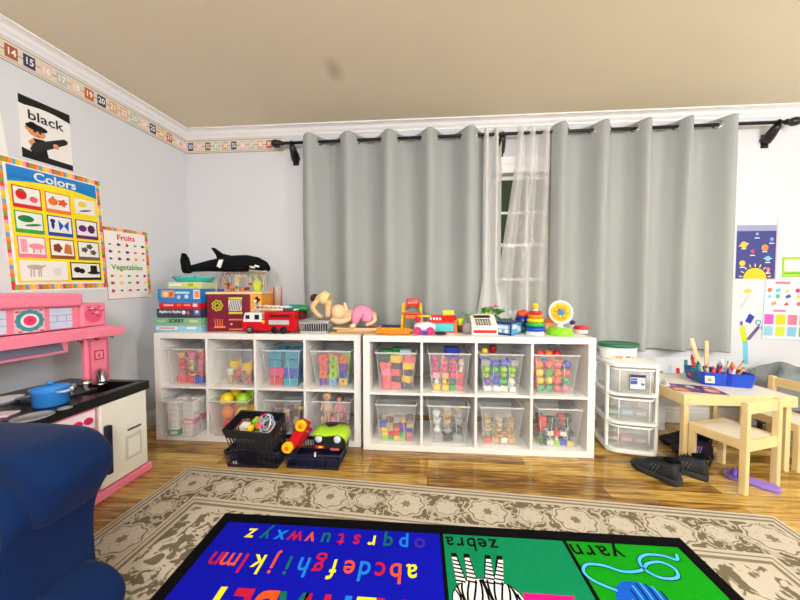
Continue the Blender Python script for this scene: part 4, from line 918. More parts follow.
shM2 = shM.copy(); shM2.node_tree.nodes['Principled BSDF'].inputs['Alpha'].default_value = .55
def curtain(name, xs, zb, label, m, A=.072, grom=True, nz=26, xtop=None, nx=None, phase=0, group=None):
    """xs: list of fold boundaries (rod crossings). odd spans bulge in front of the rod"""
    T = thing(name, label, 'curtain', ((xs[0]+xs[-1])/2, RYc, zb), group=group)
    pts = []; K = 8
    for i in range(len(xs)-1):
        for j in range(K): pts.append((xs[i]+(xs[i+1]-xs[i])*j/K, (1 if (i+phase) % 2 == 0 else -1)*math.sin(PI*j/K)))
    pts.append((xs[-1], 0)); rr = random.Random(label)
    w1, w2, w3 = rr.uniform(0,6), rr.uniform(0,6), rr.uniform(0,6)
    vs = []; ztop = lambda x: rodz(x)+.045; n = len(pts)
    for k in range(nz+1):
        t = k/nz
        for x, s in pts:
            z = ztop(x) + (zb(x) if callable(zb) else zb - ztop(x))*t if not callable(zb) else ztop(x)*(1-t)+zb(x)*t
            xx = x; f = 1-.22*sm01(t*1.1)
            if xtop: xx = xtop(x, t)
            wob = .012*t*math.sin(x*11+w1+t*3)+.008*t*math.sin(x*23+w2-t*5)
            xx += .014*t*math.sin(x*9+w3+2*t)
            yy = RYc - .0 - A*f*s + wob*.7
            yy = max(2.325 if z > .80 else 2.342, min(2.47, yy))
            vs.append((xx, yy, z))
    fs = [(k*n+i, k*n+i+1, (k+1)*n+i+1, (k+1)*n+i) for k in range(nz) for i in range(n-1)]
    o = MB().add(vs, fs, m, True).build('curtain_panel', T, sub=1); md = o.modifiers.new('th', 'SOLIDIFY'); md.thickness = .0018
    o.modifiers.move(1, 0)
    if grom:
        for i, x in enumerate(xs[1:-1]):
            MB().torus((x,RYc,rodz(x)),.026,.006,CHROME,(1,.8*(1 if i%2 else -1),0),n=18,k=6).build('grommet', T)
    return T
def fx(us): return [ay(u,138,RYc).x for u in us]
# (px positions where the cloth crosses the rod)
curtain('grey_curtain', fx([303,319,340,358,381,398,421,438,461,478,497]), .62, 'grey grommet curtain left of the sheers, hanging behind the left toy shelves', curM)
curtain('grey_curtain', fx([551,568,592,610,635,651,677,691,717,735.5]), .60, 'grey grommet curtain right of the sheers, ending beside the planets poster', curM)
def swL(x, t): 
    c = .575; return c+(x-c)*(1-.1*math.sin(PI*min(1,t*1.3)))-.012*t + (.09*max(0,t-.75)*4*(x-.50)/.1 if t > .75 else 0)
xl = fx([484,490,495,500,505]); 
curtain('sheer_curtain', fx([484,489,494,498.5,502]), .70, 'narrow white sheer curtain left of the uncovered dark window strip', shM2, A=.03, grom=False, xtop=lambda x,t: x-.015*t+(max(0,t-.74)*(x-.555)*6 if t>.74 else 0))
x0s, x1s = fx([517,557])
def swR(x, t):
    f = (x-x0s)/(x1s-x0s)
    return x - (.15*sm01(t*1.15)-.0)*(1-f) + .04*math.sin(PI*t)*(f-.5)*0
curtain('sheer_curtain', fx([517,524,529,536,542,550,557]), .70, 'wide white sheer curtain swept left across the dark window', shM, A=.03, grom=False, xtop=swR)

# ================================================================== ON TOP OF THE LEFT SHELF
def tx(u, y): return ay(u, 330, y).x
def tz(v, y): return ay(400, v, y).z
z0 = ST+.0005
def gbox(name, u0, u1, yf, d, za, zb, col, label, cat, deco=None, rz=0, lid=None, group='board games in the stack'):
    T = thing(name, label, cat, ((tx(u0,yf)+tx(u1,yf))/2, yf+d/2, za), rz, group); w = (tx(u1,yf)-tx(u0,yf)); h = zb-za-.0006
    c = P(*col, .4)
    MB().bx(-w/2+.003,w/2-.003,-d/2+.003,d/2-.003,0,h*.25,c).build('box_base', T, local=True)
    ld = MB().bx(-w/2,w/2,-d/2,d/2,h*.2,h,c).build('box_lid', T, local=True, bevel=.0015)
    s = Sheet((-w/2,-d/2,h),(w/2,-d/2,h),(-w/2,-d/2,h*.2),(w/2,-d/2,h*.2),(0,-1,0)); s.o -= s.n*.0014
    if deco: deco(s); s.mb.build('printed_front', T, local=True)
    return T
yg = 1.99
Z = [z0, .805, .853, .912, .944, 1.040]
Z = [z0]+[tz(v, yg) for v in (327.5,319.5,309.6,303.5,288.5)]
gbox('board_game_box',154.5,201,yg,.27,Z[0],Z[1],(150,205,225),'light blue board game box at the bottom of the stack','board game',lambda s:(s.rect(.05,.2,.5,.8,P(235,240,240)),s.rect(.1,.35,.45,.65,P(225,140,150),2),s.rect(.7,.3,.9,.8,P(235,240,240))))
gbox('board_game_box',155.5,201,yg,.27,Z[1],Z[2],(140,190,150),'green board game box reading SORRY in the stack','board game',lambda s:(s.text('SORRY',.47,.5,.038,BLACK,2,bold=.001),s.rect(.05,.3,.22,.6,P(190,215,180)),s.rect(.75,.3,.93,.7,P(200,220,150))))
gbox('board_game_box',157,201,yg,.27,Z[2],Z[3],(62,72,92),'dark grey board game box reading Apples to Apples under the red box','board game',lambda s:(s.text('Apples to Apples',.31,.6,.028,WHITE,2,bold=.001,xs=.85),s.disc(.62,.5,.015,WHITE),s.disc(.72,.45,.013,P(220,90,90)),s.rect(.85,.15,.98,.85,P(120,120,190)),s.disc(.92,.6,.01,WHITE,2)))
gbox('board_game_box',159.5,200,yg,.26,Z[3]+.0,Z[4],(222,26,40),'flat red board game box under the blue picture box','board game',lambda s:(s.rect(.12,.3,.36,.7,P(240,190,190)),s.rect(.45,.3,.55,.7,ORG),s.rect(.62,.35,.78,.7,P(250,160,150)),s.rect(.84,.15,.95,.85,P(245,230,230))))
gbox('board_game_box',158.5,201,yg,.26,Z[4],Z[5],(44,132,205),'tall blue picture-fronted game box near the top of the stack','board game',lambda s:(s.rect(.09,.22,.40,.85,P(225,160,110)),s.disc(.2,.5,.02,P(250,210,170),2),s.disc(.32,.5,.017,P(220,90,60),2),s.rect(.42,.55,.75,.75,P(190,225,245)),s.disc(.5,.25,.014,P(235,200,220)),s.disc(.68,.3,.015,P(220,230,245)),s.rect(.84,.1,.99,.9,P(235,235,240)),s.rect(.87,.2,.97,.8,P(240,150,70),2)))
gbox('activity_book',169,203,yg+.01,.2,Z[5],tz(281.5,yg),(196,214,170),'pale green book with yellow corner beneath the teal tray','book',lambda s:(s.rect(.05,.3,.4,.7,P(240,240,225)),s.poly([(.45,.1),(.95,.1),(.9,.9),(.5,.8)],P(225,225,60)),s.rect(.6,.2,.75,.8,P(120,190,80),2)),group=None)
T = thing('play_tray','teal oval plastic tray lying on top of the game stack','tray',((tx(162,yg)+tx(206,yg))/2-.01,yg+.12,tz(281.5,yg)+.001))
MB().lathe([(.75,0),(.82,.10),(1,.30),(1.0,.36),(.96,.36),(.8,.12),(.001,.12)],P(70,200,195,.3),(0,0,0),28).build('tray_body',T,local=True).scale=(.155,.115,.115)
for x in (-.07,.03,.09): MB().sph((x,-.105,.033),(.014,.006,.005),P(30,140,150),8,6).build('vent',T,local=True)
# activity cube with bead maze
cx = (tx(203,2.06)+tx(262,2.06))/2
T = thing('activity_cube','maroon and orange wooden activity cube topped with a bead maze','activity cube',(-1.362,2.15,z0),R(6))
cw, cd, ch = .30, .24, 0
ct_ = tz(293, 2.03)-z0
mar = P(120,12,46,.4); m = MB(); m.bx(-.20,.11,-.11,.13,0,ct_-.01,mar).build('maroon_side',T,local=True,bevel=.003)
MB().bx(.11,.19,-.11,.13,0,ct_-.01,P(245,165,40,.4)).build('orange_side',T,local=True,bevel=.003)
MB().bx(-.205,.20,-.12,.135,ct_-.01,ct_+.008,P(240,205,160,.5)).build('top_board',T,local=True,bevel=.004)
s = Sheet((-.2,-.11,ct_-.01),(.11,-.11,ct_-.01),(-.2,-.11,0),(.11,-.11,0),(0,-1,0)); s.o -= s.n*.0015
for i in range(7): s.disc(.24+.085*math.cos(i*.9), .70+.1*math.sin(i*.9), .016, P(200,205,30), 1, n=12); s.disc(.24+.085*math.cos(i*.9), .70+.1*math.sin(i*.9), .008, P(80,110,20), 2, n=10)
s.rect(.50,.56,.80,.84,P(236,236,236)); s.rect(.50,.86,.82,.92,P(200,210,60)); s.rect(.5,.47,.82,.53,P(220,200,40))
for i in range(7): s.bar(.51+.04*i,.57,.55+.04*i,.83,.006,BLACK,2)
for i in range(4): s.bar(.2+.05*i,.14,.17+.06*i,.34,.007,P(235,120,70))
s.rect(.16,.1,.42,.15,P(235,130,80)); s.rect(.5,.3,.82,.34,P(240,140,90)); s.rect(.5,.04,.82,.08,P(240,120,50)); s.disc(.56,.2,.008,P(240,200,220),1)
s.mb.build('printed_panel',T,local=True)
s = Sheet((.11,-.11,ct_-.01),(.19,-.11,ct_-.01),(.11,-.11,0),(.19,-.11,0),(0,-1,0)); s.o -= s.n*.0015
for i, yy in enumerate((.85,.66,.45,.24)): s.disc(.62,yy,.022,BLACK if i % 2 == 0 else P(120,80,60),1,sc=.2,k=4); s.disc(.45,yy-.03,.012,WHITE,2)
s.mb.build('animal_print',T,local=True)
tp = ct_+.008
for (x0_,x1_,hh,yy,c) in ((-.17,-.08,.145,0,P(180,60,90)),(-.12,.02,.15,.04,P(235,235,225)),(-.03,.06,.13,-.05,P(240,190,40)),(.04,.15,.15,.02,P(240,240,150)),(-.15,.10,.115,-.08,P(200,200,195))):
    MB().tube(bez([Vector((x0_,yy,tp)),Vector((x0_+.01,yy+.01,tp+hh*.8)),Vector(((x0_*2+x1_)/3,yy,tp+hh)),Vector(((x0_+x1_)/2,yy-.01,tp+hh*.7)),Vector(((x0_+2*x1_)/3,yy,tp+hh)),Vector((x1_-.005,yy+.01,tp+hh*.75)),Vector((x1_,yy,tp))],4),.0028,c,6).build('wire',T,local=True)
rb = random.Random(5)
for i in range(16):
    c = rb.choice([P(110,60,40),P(200,50,40),P(240,190,50),P(60,50,120),P(210,150,90),P(60,130,110),P(240,120,40)]); x = -.16+.02*i
    MB().sph((x, rb.choice((-.08,.0,.04)), tp+.014+rb.random()*.05),.013,c,10,7).build('bead',T,local=True)
MB().bx(-.055,-.025,.0,.03,tp,tp+.125,P(235,215,170)).build('centre_post',T,local=True,bevel=.003)
MB().cyl((-.16,.06,tp+.142),(.15,.06,tp+.146),.006,P(225,210,170)).build('top_bar',T,local=True)
MB().cyl((-.16,.06,tp),(-.16,.06,tp+.142),.005,P(225,210,170)).cyl((.15,.06,tp),(.15,.06,tp+.146),.005,P(225,210,170)).build('end_post',T,local=True)
MB().prism([(.13,-.09,tp),(.17,-.09,tp),(.18,-.09,tp+.06),(.15,-.09,tp+.10),(.12,-.09,tp+.07)],(0,.02,0),P(190,210,50)).build('green_flap',T,local=True,bevel=.003)
# orca plush
yw = 2.16; wh = P(240,240,236,.8); bk = mat((16,17,20),.85,noise=.2,scale=90,bump=.2,name='black_plush')
T = thing('whale_plush','black and white orca plush lying across the bead maze and game stack','plush whale',(-1.45,yw,ay(240,272,yw).z))
zc = ay(230,264,yw).z; sp_ = [(-1.80,.02,.026,1.262),(-1.74,.03,.03,1.268),(-1.64,.05,.042,1.282),(-1.52,.075,.055,1.292),(-1.42,.095,.065,1.297),(-1.32,.10,.066,1.298),(-1.24,.088,.06,1.288),(-1.18,.062,.045,1.272),(-1.155,.03,.022,1.262)]
sp_ = [(a,b2*.9,c,d-.022) for a,b2,c,d in sp_]
rings = []
for i in range(33):
    t = i/32*(len(sp_)-1); k = min(int(t), len(sp_)-2); f = t-k
    A_, B_ = sp_[k], sp_[k+1]; x, ry2, rz2, z = [A_[j]*(1-f)+B_[j]*f for j in range(4)]
    rings.append([Vector((x, yw+ry2*math.cos(a), z+rz2*math.sin(a))) for a in [2*PI*j/24 for j in range(24)]])
m = MB(); m.loft(rings, bk); m.mats.append(wh)
for fi, f in enumerate(m.f):
    c = sum((m.v[i] for i in f), Vector())/len(f)
    belly = c.z < 1.222 and -1.30 < c.x < -1.16 or (c.z < 1.213 and -1.6 < c.x < -1.3)
    eye = abs(c.x+1.225) < .035 and 1.24 < c.z < 1.256 and c.y < yw
    if belly or eye: m.mi[fi] = 1
m.build('body', T)
m = MB(); m.prism([(-1.612,yw-.012,1.40),(-1.59,yw-.012,1.402),(-1.52,yw-.02,1.355),(-1.43,yw-.02,1.335),(-1.43,yw-.02,1.30),(-1.55,yw-.02,1.295),(-1.57,yw-.016,1.345)],(0,.03,0),bk); m.build('dorsal_fin', T, bevel=.008, seg=3)
m = MB(); m.prism([(-1.50,yw-.075,1.30),(-1.46,yw-.085,1.30),(-1.475,yw-.10,1.235),(-1.50,yw-.10,1.25)],(0,.012,0),wh); m.build('side_patch', T, bevel=.003)
m = MB(); m.prism([(-1.33,yw-.05,1.255),(-1.27,yw-.05,1.25),(-1.28,yw-.10,1.222),(-1.38,yw-.13,1.222)],(0,.0,.014),bk); m.build('flipper', T, bevel=.004)
m = MB(); m.prism([(-1.80,yw,1.265),(-1.815,yw,1.325),(-1.835,yw-.01,1.365),(-1.858,yw-.01,1.36),(-1.865,yw,1.30),(-1.868,yw,1.235),(-1.855,yw,1.205),(-1.80,yw,1.205),(-1.77,yw,1.235)],(0,.035,0),bk); m.build('tail_fluke', T, bevel=.012, seg=3)
# fire truck
yf = 1.947; X = lambda u: tx(u, yf); Zf = lambda v: tz(v, yf)
T = thing('fire_truck','red and white toy fire truck in front of the activity cube','toy truck',((X(242)+X(297))/2, yf+.06, z0))
fr = P(206,16,28,.25); fw = P(236,238,240,.3)
m = MB(); m.bx(X(242),X(296),yf,yf+.09,z0+.02,Zf(320),fr); m.build('chassis',T,bevel=.004)
m = MB(); m.prism([(X(243),yf-.002,Zf(323)),(X(245),yf-.002,Zf(313.5)),(X(261),yf-.002,Zf(313.5)),(X(262),yf-.002,Zf(323))],(0,.094,0),fw); cb = m.build('cab',T,bevel=.003)
MB().bx(X(246),X(250),yf-.004,yf-.001,Zf(320),Zf(316),P(30,34,44,.1)).build('cab_window',cb); MB().bx(X(255),X(259.5),yf-.004,yf-.001,Zf(320.5),Zf(315.5),P(30,34,44,.1)).build('cab_window',cb)
m = MB(); m.bx(X(264),X(294),yf+.004,yf+.086,Zf(320),Zf(312.5),fr); m.build('rear_body',T,bevel=.003)
MB().bx(X(269),X(290),yf+.001,yf+.004,Zf(318),Zf(315.5),P(80,14,22)).bx(X(269),X(289),yf-.003,yf+.0,Zf(325.5),Zf(321),P(190,196,200,.2)).build('locker_panel',T)
MB().sph((X(263.5),yf-.003,Zf(323)),(.012,.003,.014),P(240,190,50),10,6).build('badge',T)
m = MB()
for yy in (yf+.02,yf+.065):
    m.cyl((X(250),yy,Zf(310.5)),(X(295),yy,Zf(310.5)),.0045,fw); m.cyl((X(250),yy,Zf(306)),(X(288),yy,Zf(308)),.0035,fw)
for i in range(12): m.cyl((X(252+3.3*i),yf+.02,Zf(310.5)),(X(252+3.3*i),yf+.065,Zf(310.5)),.003,fw,n=6)
for i in range(8): m.cyl((X(252+4.5*i),yf+.03,Zf(310.5)),(X(254+4.5*i),yf+.03,Zf(306.6)),.0025,fw,n=6)
m.cyl((X(254),yf+.057,Zf(314)),(X(254),yf+.057,Zf(310)),.008,fw); m.cyl((X(285),yf+.057,Zf(313)),(X(285),yf+.057,Zf(310)),.008,fw); m.build('ladder',T)
MB().bx(X(282),X(293),yf+.015,yf+.075,Zf(312.5),Zf(309.5),P(60,64,72)).build('control_box',T,bevel=.002)
for u in (250,274.5,283.5):
    for yy in (yf-.004, yf+.076):
        c = Vector((X(u), yy, z0+.0265)); w1 = MB(); w1.cyl(c, c+Vector((0,.018,0)), .0262, P(26,26,28), n=20); wh1 = w1.build('wheel',T,bevel=.002); MB().cyl(c+Vector((0,-.002,0)), c+Vector((0,.001,0)), .016, CHROME, n=16).build('hubcap',wh1)
# peg toy, cone, green toy, dark red box behind
yp = 2.27; Xp = lambda u: tx(u, yp)
T = thing('peg_rack','orange toy rack with red and yellow upright pegs behind the fire truck','toy rack',(Xp(270),yp,z0))
MB().bx(Xp(272),Xp(285),yp-.05,yp+.05,z0,tz(307,yp),P(235,130,50,.4)).build('rack_base',T,bevel=.004)
for u, c in ((272.8,ORG),(275.5,P(200,60,50)),(279,YEL),(283,P(220,70,60))):
    MB().cyl((Xp(u),yp-.02,tz(307,yp)),(Xp(u),yp-.02,tz(287 if u > 264 else 296,yp)),.0065,c,.005).build('peg',T)
T = thing('cone_bottle','lime green cone toy behind the fire truck ladder','toy cone',(Xp(281.5),yp-.12,z0))
MB().lathe([(.035,0),(.035,.10),(.03,.115),(.012,.165),(.001,.17)],P(170,215,30,.3),(Xp(281.5),yp-.12,z0)).build('cone',T); MB().torus((Xp(281.5),yp-.12,z0+.1),.035,.004,GRN).build('band',T)
yq = 2.08; T = thing('toy_box_red','dark red toy box right behind the fire truck beside wire basket','toy box',(tx(292,yq),yq+.08,z0)); T.name='red_toy_box'
MB().bx(tx(284,yq),tx(300,yq),yq+.02,yq+.14,z0,tz(314,yq),P(120,16,24,.4)).build('box_body',T,bevel=.004); MB().bx(tx(284,yq)-.002,tx(300,yq)+.002,yq+.017,yq+.143,tz(314,yq),tz(312.5,yq),P(150,24,30,.4)).build('lid',T)
T = thing('toy_boat','green and teal toy lying on the dark red toy box','toy boat',(tx(294,yq),yq+.08,tz(312.4,yq)))
gz = tz(312.4,yq); MB().loft([[Vector((x, yq+.08+w*math.cos(a), gz+.012+h2*.5+h2*.5*math.sin(a)-.012)) for a in [2*PI*j/12 for j in range(12)]] for x,w,h2 in ((tx(283,yq),.01,.03),(tx(287,yq),.03,.045),(tx(296,yq),.036,.05),(tx(303,yq),.03,.045),(tx(305,yq),.015,.03))],P(30,150,90,.35)).build('hull',T); MB().bx(tx(286,yq),tx(295,yq),yq+.05,yq+.10,gz+.043,gz+.052,P(60,180,200)).build('deck',T)
# wire basket with dolls
yb2 = 1.985; Xb = lambda u: tx(u, yb2)
basket('shelf_basket','small clear-grey slotted basket holding a doll on left shelf top', ((Xb(298)+Xb(329))/2, yb2+.08, z0), Xb(327)-Xb(300), .15, .085, P(176,178,176,.3), flare=1.1)
MB_=MB(); MB_.bx(Xb(303),Xb(325),yb2+.02,yb2+.14,z0+.004,z0+.062,P(44,42,44,.8)); o = MB_.build('doll_blanket', bevel=.01); tag(o,'dark folded cloth inside the clear-grey basket under the doll','cloth')

def pd(u, v, y): return ay(u, v, y)
def soft(T, nm, path, rad, col, n=12, y=2.06): return MB().tube(bez([pd(u, v, y+dy) for u, v, dy in path], 4), bezr(rad, 4), col, n).build(nm, T)
def bezr(r, k):
    out = []
    for i in range(len(r)-1):
        for j in range(k): out.append(r[i]+(r[i+1]-r[i])*j/k)
    return out+[r[-1]]
sk1 = P(226,184,136,.6); sk2 = P(234,204,158,.6); top1 = P(234,214,150,.8)
def flop(name, label, y, skn, torso, limbs, head, hair=None, wear=None, wearlimbs=()):
    T = thing('doll', label, 'doll', pd(torso[0][0], 331, y)); T.location.z = z0+.03
    m = MB(); m.tube(bez([pd(u, v, y+dy) for u, v, dy, r in torso], 4), bezr([t[3] for t in torso], 4), skn, 14)
    for L_ in limbs: m.tube(bez([pd(u, v, y+dy) for u, v, dy, r in L_], 4), bezr([t[3] for t in L_], 4), skn, 10)
    u, v, dy, r = head; m.sph(pd(u, v, y+dy), (r, r*.95, r*.9), skn, 16, 10); m.build('body', T)
    if hair: u, v, dy, r = hair; MB().sph(pd(u, v, y+dy), (r, r, r*.85), P(66,44,34,.8), 14, 9).build('hair', T)
    if wear: MB().tube(bez([pd(u, v, y+dy) for u, v, dy, r in torso], 4), bezr([t[3]*1.12 for t in torso], 4), wear, 14).build('top', T)
    if wearlimbs:
        m = MB()
        for L_ in wearlimbs: m.tube(bez([pd(u, v, y+dy) for u, v, dy, r in L_], 4), bezr([t[3] for t in L_], 4), P(238,150,182,.85), 12)
        m.build('trousers', T)
    return T
flop('doll','doll in pale yellow top slumped over the slotted basket with arms hanging',2.06, sk1, [(319,300,.03,.03),(324,299,.0,.045),(330,300,-.01,.04)], [[(318,300,-.03,.02),(313,307,-.05,.018),(317,314,-.06,.015),(322,317,-.07,.014)],[(329,301,-.03,.024),(328,309,-.05,.02),(328,317,-.06,.016)]], (325,294,.03,.028), (315,298,.05,.036), top1)
flop('doll','beige baby doll with big round head lying between basket and pink-trousered doll',2.07, sk2, [(340,315,.02,.04),(347,316,.03,.045),(354,314,.04,.035)], [[(332,319,-.02,.02),(338,321.5,-.04,.022),(346,320.5,-.04,.018),(352,317,-.02,.014)],[(347,312,.0,.016),(345,305,.0,.012),(344,303,.0,.010)]], (338,312,-.0,.062))
flop('doll','doll in pink trousers lying face down on the wooden puzzle boards',2.08, sk2, [(360,315,.02,.045),(366,314,.05,.05),(370,316,.08,.04)], [[(354,322,-.05,.016),(354,326,-.07,.014),(350,326,-.09,.012)],[(372,316,.0,.018),(375,320,-.03,.014),(371,323,-.05,.012),(366,325,-.06,.010)]], (372,316,.14,.04), None, None, [[(364,312,.0,.052),(359,313,-.03,.05),(356,318,-.05,.036),(355,323,-.055,.022)],[(366,313,.0,.05),(367,316,-.04,.042),(366,322,-.055,.026)]])
# puzzles
for i, (u0, u1, c, lab) in enumerate(((329,377,(188,140,84),'brown wooden puzzle board, lowest in its stack by the dolls'),(336,376,(214,176,120),'tan wooden puzzle board in the middle of its stack'),(333,378,(232,206,160),'pale wooden puzzle board on top of its stack under a doll'))):
    yy = 1.975+.012*i; T = thing('wooden_puzzle',lab,'puzzle',((tx(u0,yy)+tx(u1,yy))/2,yy+.11,z0+.0125*i),R([0,4,-5][i]),'wooden puzzles'); w = tx(u1,yy)-tx(u0,yy)
    MB().bx(-w/2,w/2,-.1,.1,0,.0055,P(*c,.5)).build('board',T,local=True,bevel=.001)
    m = MB(); m.bx(-w/2,w/2,-.1,-.085,.0055,.0118,P(*c,.5)).bx(-w/2,w/2,.085,.1,.0055,.0118,P(*c,.5)).bx(-w/2,-w/2+.015,-.085,.085,.0055,.0118,P(*c,.5)).bx(w/2-.015,w/2,-.085,.085,.0055,.0118,P(*c,.5)); m.build('frame',T,local=True)
    for k in range(3): MB().bx(-w/2+.02+k*(w-.04)/3,-w/2+.015+(k+1)*(w-.04)/3,-.08,.08,.0055,.0105,[P(240,190,60),P(60,130,190),P(210,70,60)][k]).build('puzzle_piece',T,local=True)
T = thing('navy_case','flat navy blue case behind the orange woven mat','case',(tx(388,2.14),2.16,z0)); MB().bx(tx(374,2.12),tx(401,2.12),2.11,2.26,z0,z0+.035,P(24,36,84,.5)).build('case_body',T,bevel=.008,seg=3); MB().box((tx(388,2.12),2.108,z0+.018),(.04,.006,.012),P(50,60,110)).build('clasp',T)
# crocheted/beaded orange mat
yo = 1.95; T = thing('beaded_mat','bright orange beaded mat at the left end of right shelf top','mat',((tx(378,yo)+tx(411,yo))/2,yo+.05,z0))
m = MB(); xa, xb = tx(376,yo), tx(411,yo); og = mat((250,150,10),.5,noise=.2,scale=60,name='orange_beads')
for j in range(4):
    for i in range(13): m.sph((xa+(xb-xa)*(i+.5+(j%2)*.3)/13.5, yo+.015+.024*j, z0+.014+.010*(j>0)), (.011,.0125,.014), og, 8, 6)
for i in range(12): m.sph((xa+.02+(xb-xa-.05)*(i+.5)/12, yo+.05, z0+.034), (.011,.0125,.011), og, 8, 6)
m.build('bead_weave',T); MB().tube([(xa,yo+.004,z0+.006),(xb,yo+.004,z0+.006),(xb,yo+.1,z0+.006),(xa,yo+.1,z0+.006)],.006,P(220,120,10),6,True).build('edge_cord',T)

# ================================================================== ON TOP OF THE RIGHT SHELF
yt = 2.10; X = lambda u: tx(u, yt); Zt = lambda v: tz(v, yt)
T = thing('doll_high_chair','red and yellow toy high chair with red back on right shelf','toy chair',(X(412),yt,z0))
rd = P(218,22,26,.3); yl = P(248,196,20,.35)
zo = z0
for u in (403.5,420.5):
    for dy, du in ((-.06,-1.5 if u < 410 else 1.5),(.05,0)): MB().cyl((X(u+du),yt+dy,zo),(X(u if u<410 else u),yt+dy*.5,Zt(303)),.009,yl,.008).build('leg',T)
MB().bx(X(406),X(419),yt+.01,yt+.03,Zt(308),Zt(298.5),rd).build('backrest',T,bevel=.012,seg=3)
s = Sheet((X(406),yt+.009,Zt(298.5)),(X(419),yt+.009,Zt(298.5)),(X(406),yt+.009,Zt(308)),(X(419),yt+.009,Zt(308)),(0,-1,0))
for i in range(5): s.rect(.14+.15*i,.48,.22+.15*i,.62,P(250,210,180))
s.o -= s.n*.001; s.mb.build('back_print',T)
MB().bx(X(405),X(419.5),yt-.06,yt+.03,Zt(318),Zt(314),P(240,120,30,.35)).build('seat',T,bevel=.006)
MB().bx(X(402),X(422),yt-.075,yt-.02,Zt(314)+.004,Zt(312)+.002,P(236,80,40,.3)).build('tray',T,bevel=.005); MB().tube([(X(404),yt-.06,zo+.02),(X(420.5),yt-.06,zo+.02)],.007,yl).build('foot_bar',T)
MB().tube([(X(406),yt+.0,Zt(309.5)),(X(412.5),yt-.01,Zt(306.5)),(X(419),yt+.0,Zt(309.5))],.006,P(70,150,60)).build('toy_bar',T)
# pull along phone
yh = 1.955; X = lambda u: tx(u, yh); Zt = lambda v: tz(v, yh)
T = thing('pull_toy','white rolling pull toy with magenta wheels and red front','pull toy',(X(425),yh+.05,z0))
rings = []
for x,h2,w in ((X(414),.012,.02),(X(416),.028,.032),(X(422),.036,.036),(X(430),.034,.036),(X(434.5),.024,.03),(X(436),.01,.015)): rings.append([Vector((x,yh+.06+w*math.cos(a),z0+.048+h2*math.sin(a))) for a in [2*PI*j/16 for j in range(16)]])
MB().loft(rings,P(236,236,244,.3)).build('body',T)
for u in (417.5,430.5):
    for yy in (yh+.008,yh+.092):
        w1 = MB(); w1.cyl((X(u),yy,z0+.027),(X(u),yy+.018,z0+.027),.0268,P(222,26,110,.3),n=20); wv = w1.build('wheel',T,bevel=.004); MB().sph((X(u),yy,z0+.027),(.009,.004,.009),P(250,120,170),8,6).build('hub',wv)
MB().sph((X(418),yh+.04,Zt(320)+.002),(.022,.022,.020),P(214,22,50,.3),14,9).build('nose_ball',T)
MB().bx(X(421),X(428),yh+.02,yh+.09,z0+.006,z0+.022,P(30,60,200)).build('axle_box',T,bevel=.003); MB().cyl((X(418),yh+.03,Zt(316.5)),(X(431),yh+.03,Zt(316.5)),.007,P(240,200,40)).build('handle',T)
# toy till (teal screen)
y2 = 2.08; X = lambda u: tx(u, y2); Zt = lambda v: tz(v, y2)
T = thing('toy_till','red toy till with a teal front panel and white keys','toy till',(X(443),y2+.06,z0))
m = MB(); m.prism([(X(429),y2,z0),(X(429),y2,Zt(322)),(X(429),y2+.05,Zt(316)),(X(429),y2+.13,Zt(316)),(X(429),y2+.13,z0)],(X(457)-X(429),0,0),P(222,30,34,.3)); m.build('body',T,bevel=.004)
MB().bx(X(434),X(454),y2-.004,y2,z0+.012,Zt(323.5),P(70,200,205,.3)).build('drawer_panel',T,bevel=.002)
for i in range(4): MB().bx(X(430+3.1*i),X(432+3.1*i),y2+.012,y2+.035,Zt(320),Zt(317.6),P(245,240,240)).build('key',T)
MB().bx(X(454.5),X(457),y2-.006,y2,z0,Zt(320),ORG).build('side_trim',T)
T = thing('yellow_box','small lime yellow box on top of the red till','box',(X(449),y2+.09,Zt(315.9))); MB().bx(X(443.5),X(455),y2+.06,y2+.12,Zt(315.9),Zt(308.5)-.018,P(226,226,30,.4)).build('box_body',T,bevel=.003); MB().bx(X(444.5),X(454),y2+.058,y2+.06,Zt(315.9)+.006,Zt(315.9)+.012,P(170,200,40)).build('print',T)
yk = 1.95; T = thing('black_disc','flat black oval toy lying in front of the red till','toy',(tx(441,yk),yk+.03,z0)); MB().lathe([(.6,0),(1,.25),(1,.45),(.7,.8),(.3,1),(.001,1)],P(20,24,26,.3),(0,0,0)).build('shell',T,local=True).scale=(.042,.026,.022); MB().sph((0,-.004,.022),(.02,.012,.004),P(60,66,70),8,6).build('button',T,local=True)
T = thing('lime_cup','lime yellow toy cup between red till and glass jar','cup',(tx(461,y2),y2+.04,z0)); c = T.location.copy(); MB().cyl(c,c+Vector((0,0,.045)),.02,P(110,60,50)).build('stand',T); MB().lathe([(.016,.046),(.019,.06),(.024,.10),(.022,.10),(.015,.05),(.001,.05)],P(206,226,40,.3),c).build('cup_body',T)
def leafset(T, c, n, L, col, up=.6, seed=1, w=.3, nm='leaf'):
    rr = random.Random(seed)
    for i in range(n):
        a = 2*PI*i/n+rr.random()*.6; e = up+rr.uniform(-.3,.3); d = Vector((math.cos(a)*math.cos(e), math.sin(a)*math.cos(e), math.sin(e))); sd = d.cross(Vector((0,0,1))).normalized(); nn = sd.cross(d)
        l = L*rr.uniform(.75,1.1); mm = MB(); top = []; 
        for k, (t, ww, dr) in enumerate(((0,.04,0),(.25,.7,.04),(.55,1,.05),(.8,.6,-.0),(1,.03,-.1))):
            p = Vector(c)+d*l*t+Vector((0,0,dr*l)); top.append([p-sd*ww*w*l*.5, p+nn*.004, p+sd*ww*w*l*.5, p-nn*.0015])
        mm.loft(top, col); mm.build(nm, T)
glass = mat((200,190,190),.05,alpha=.35,name='jar_glass')
c = Vector((tx(467.5,2.03),2.05,z0)); T = thing('plant_jar','small glass jar with brownish contents and a green sprig','jar',c)
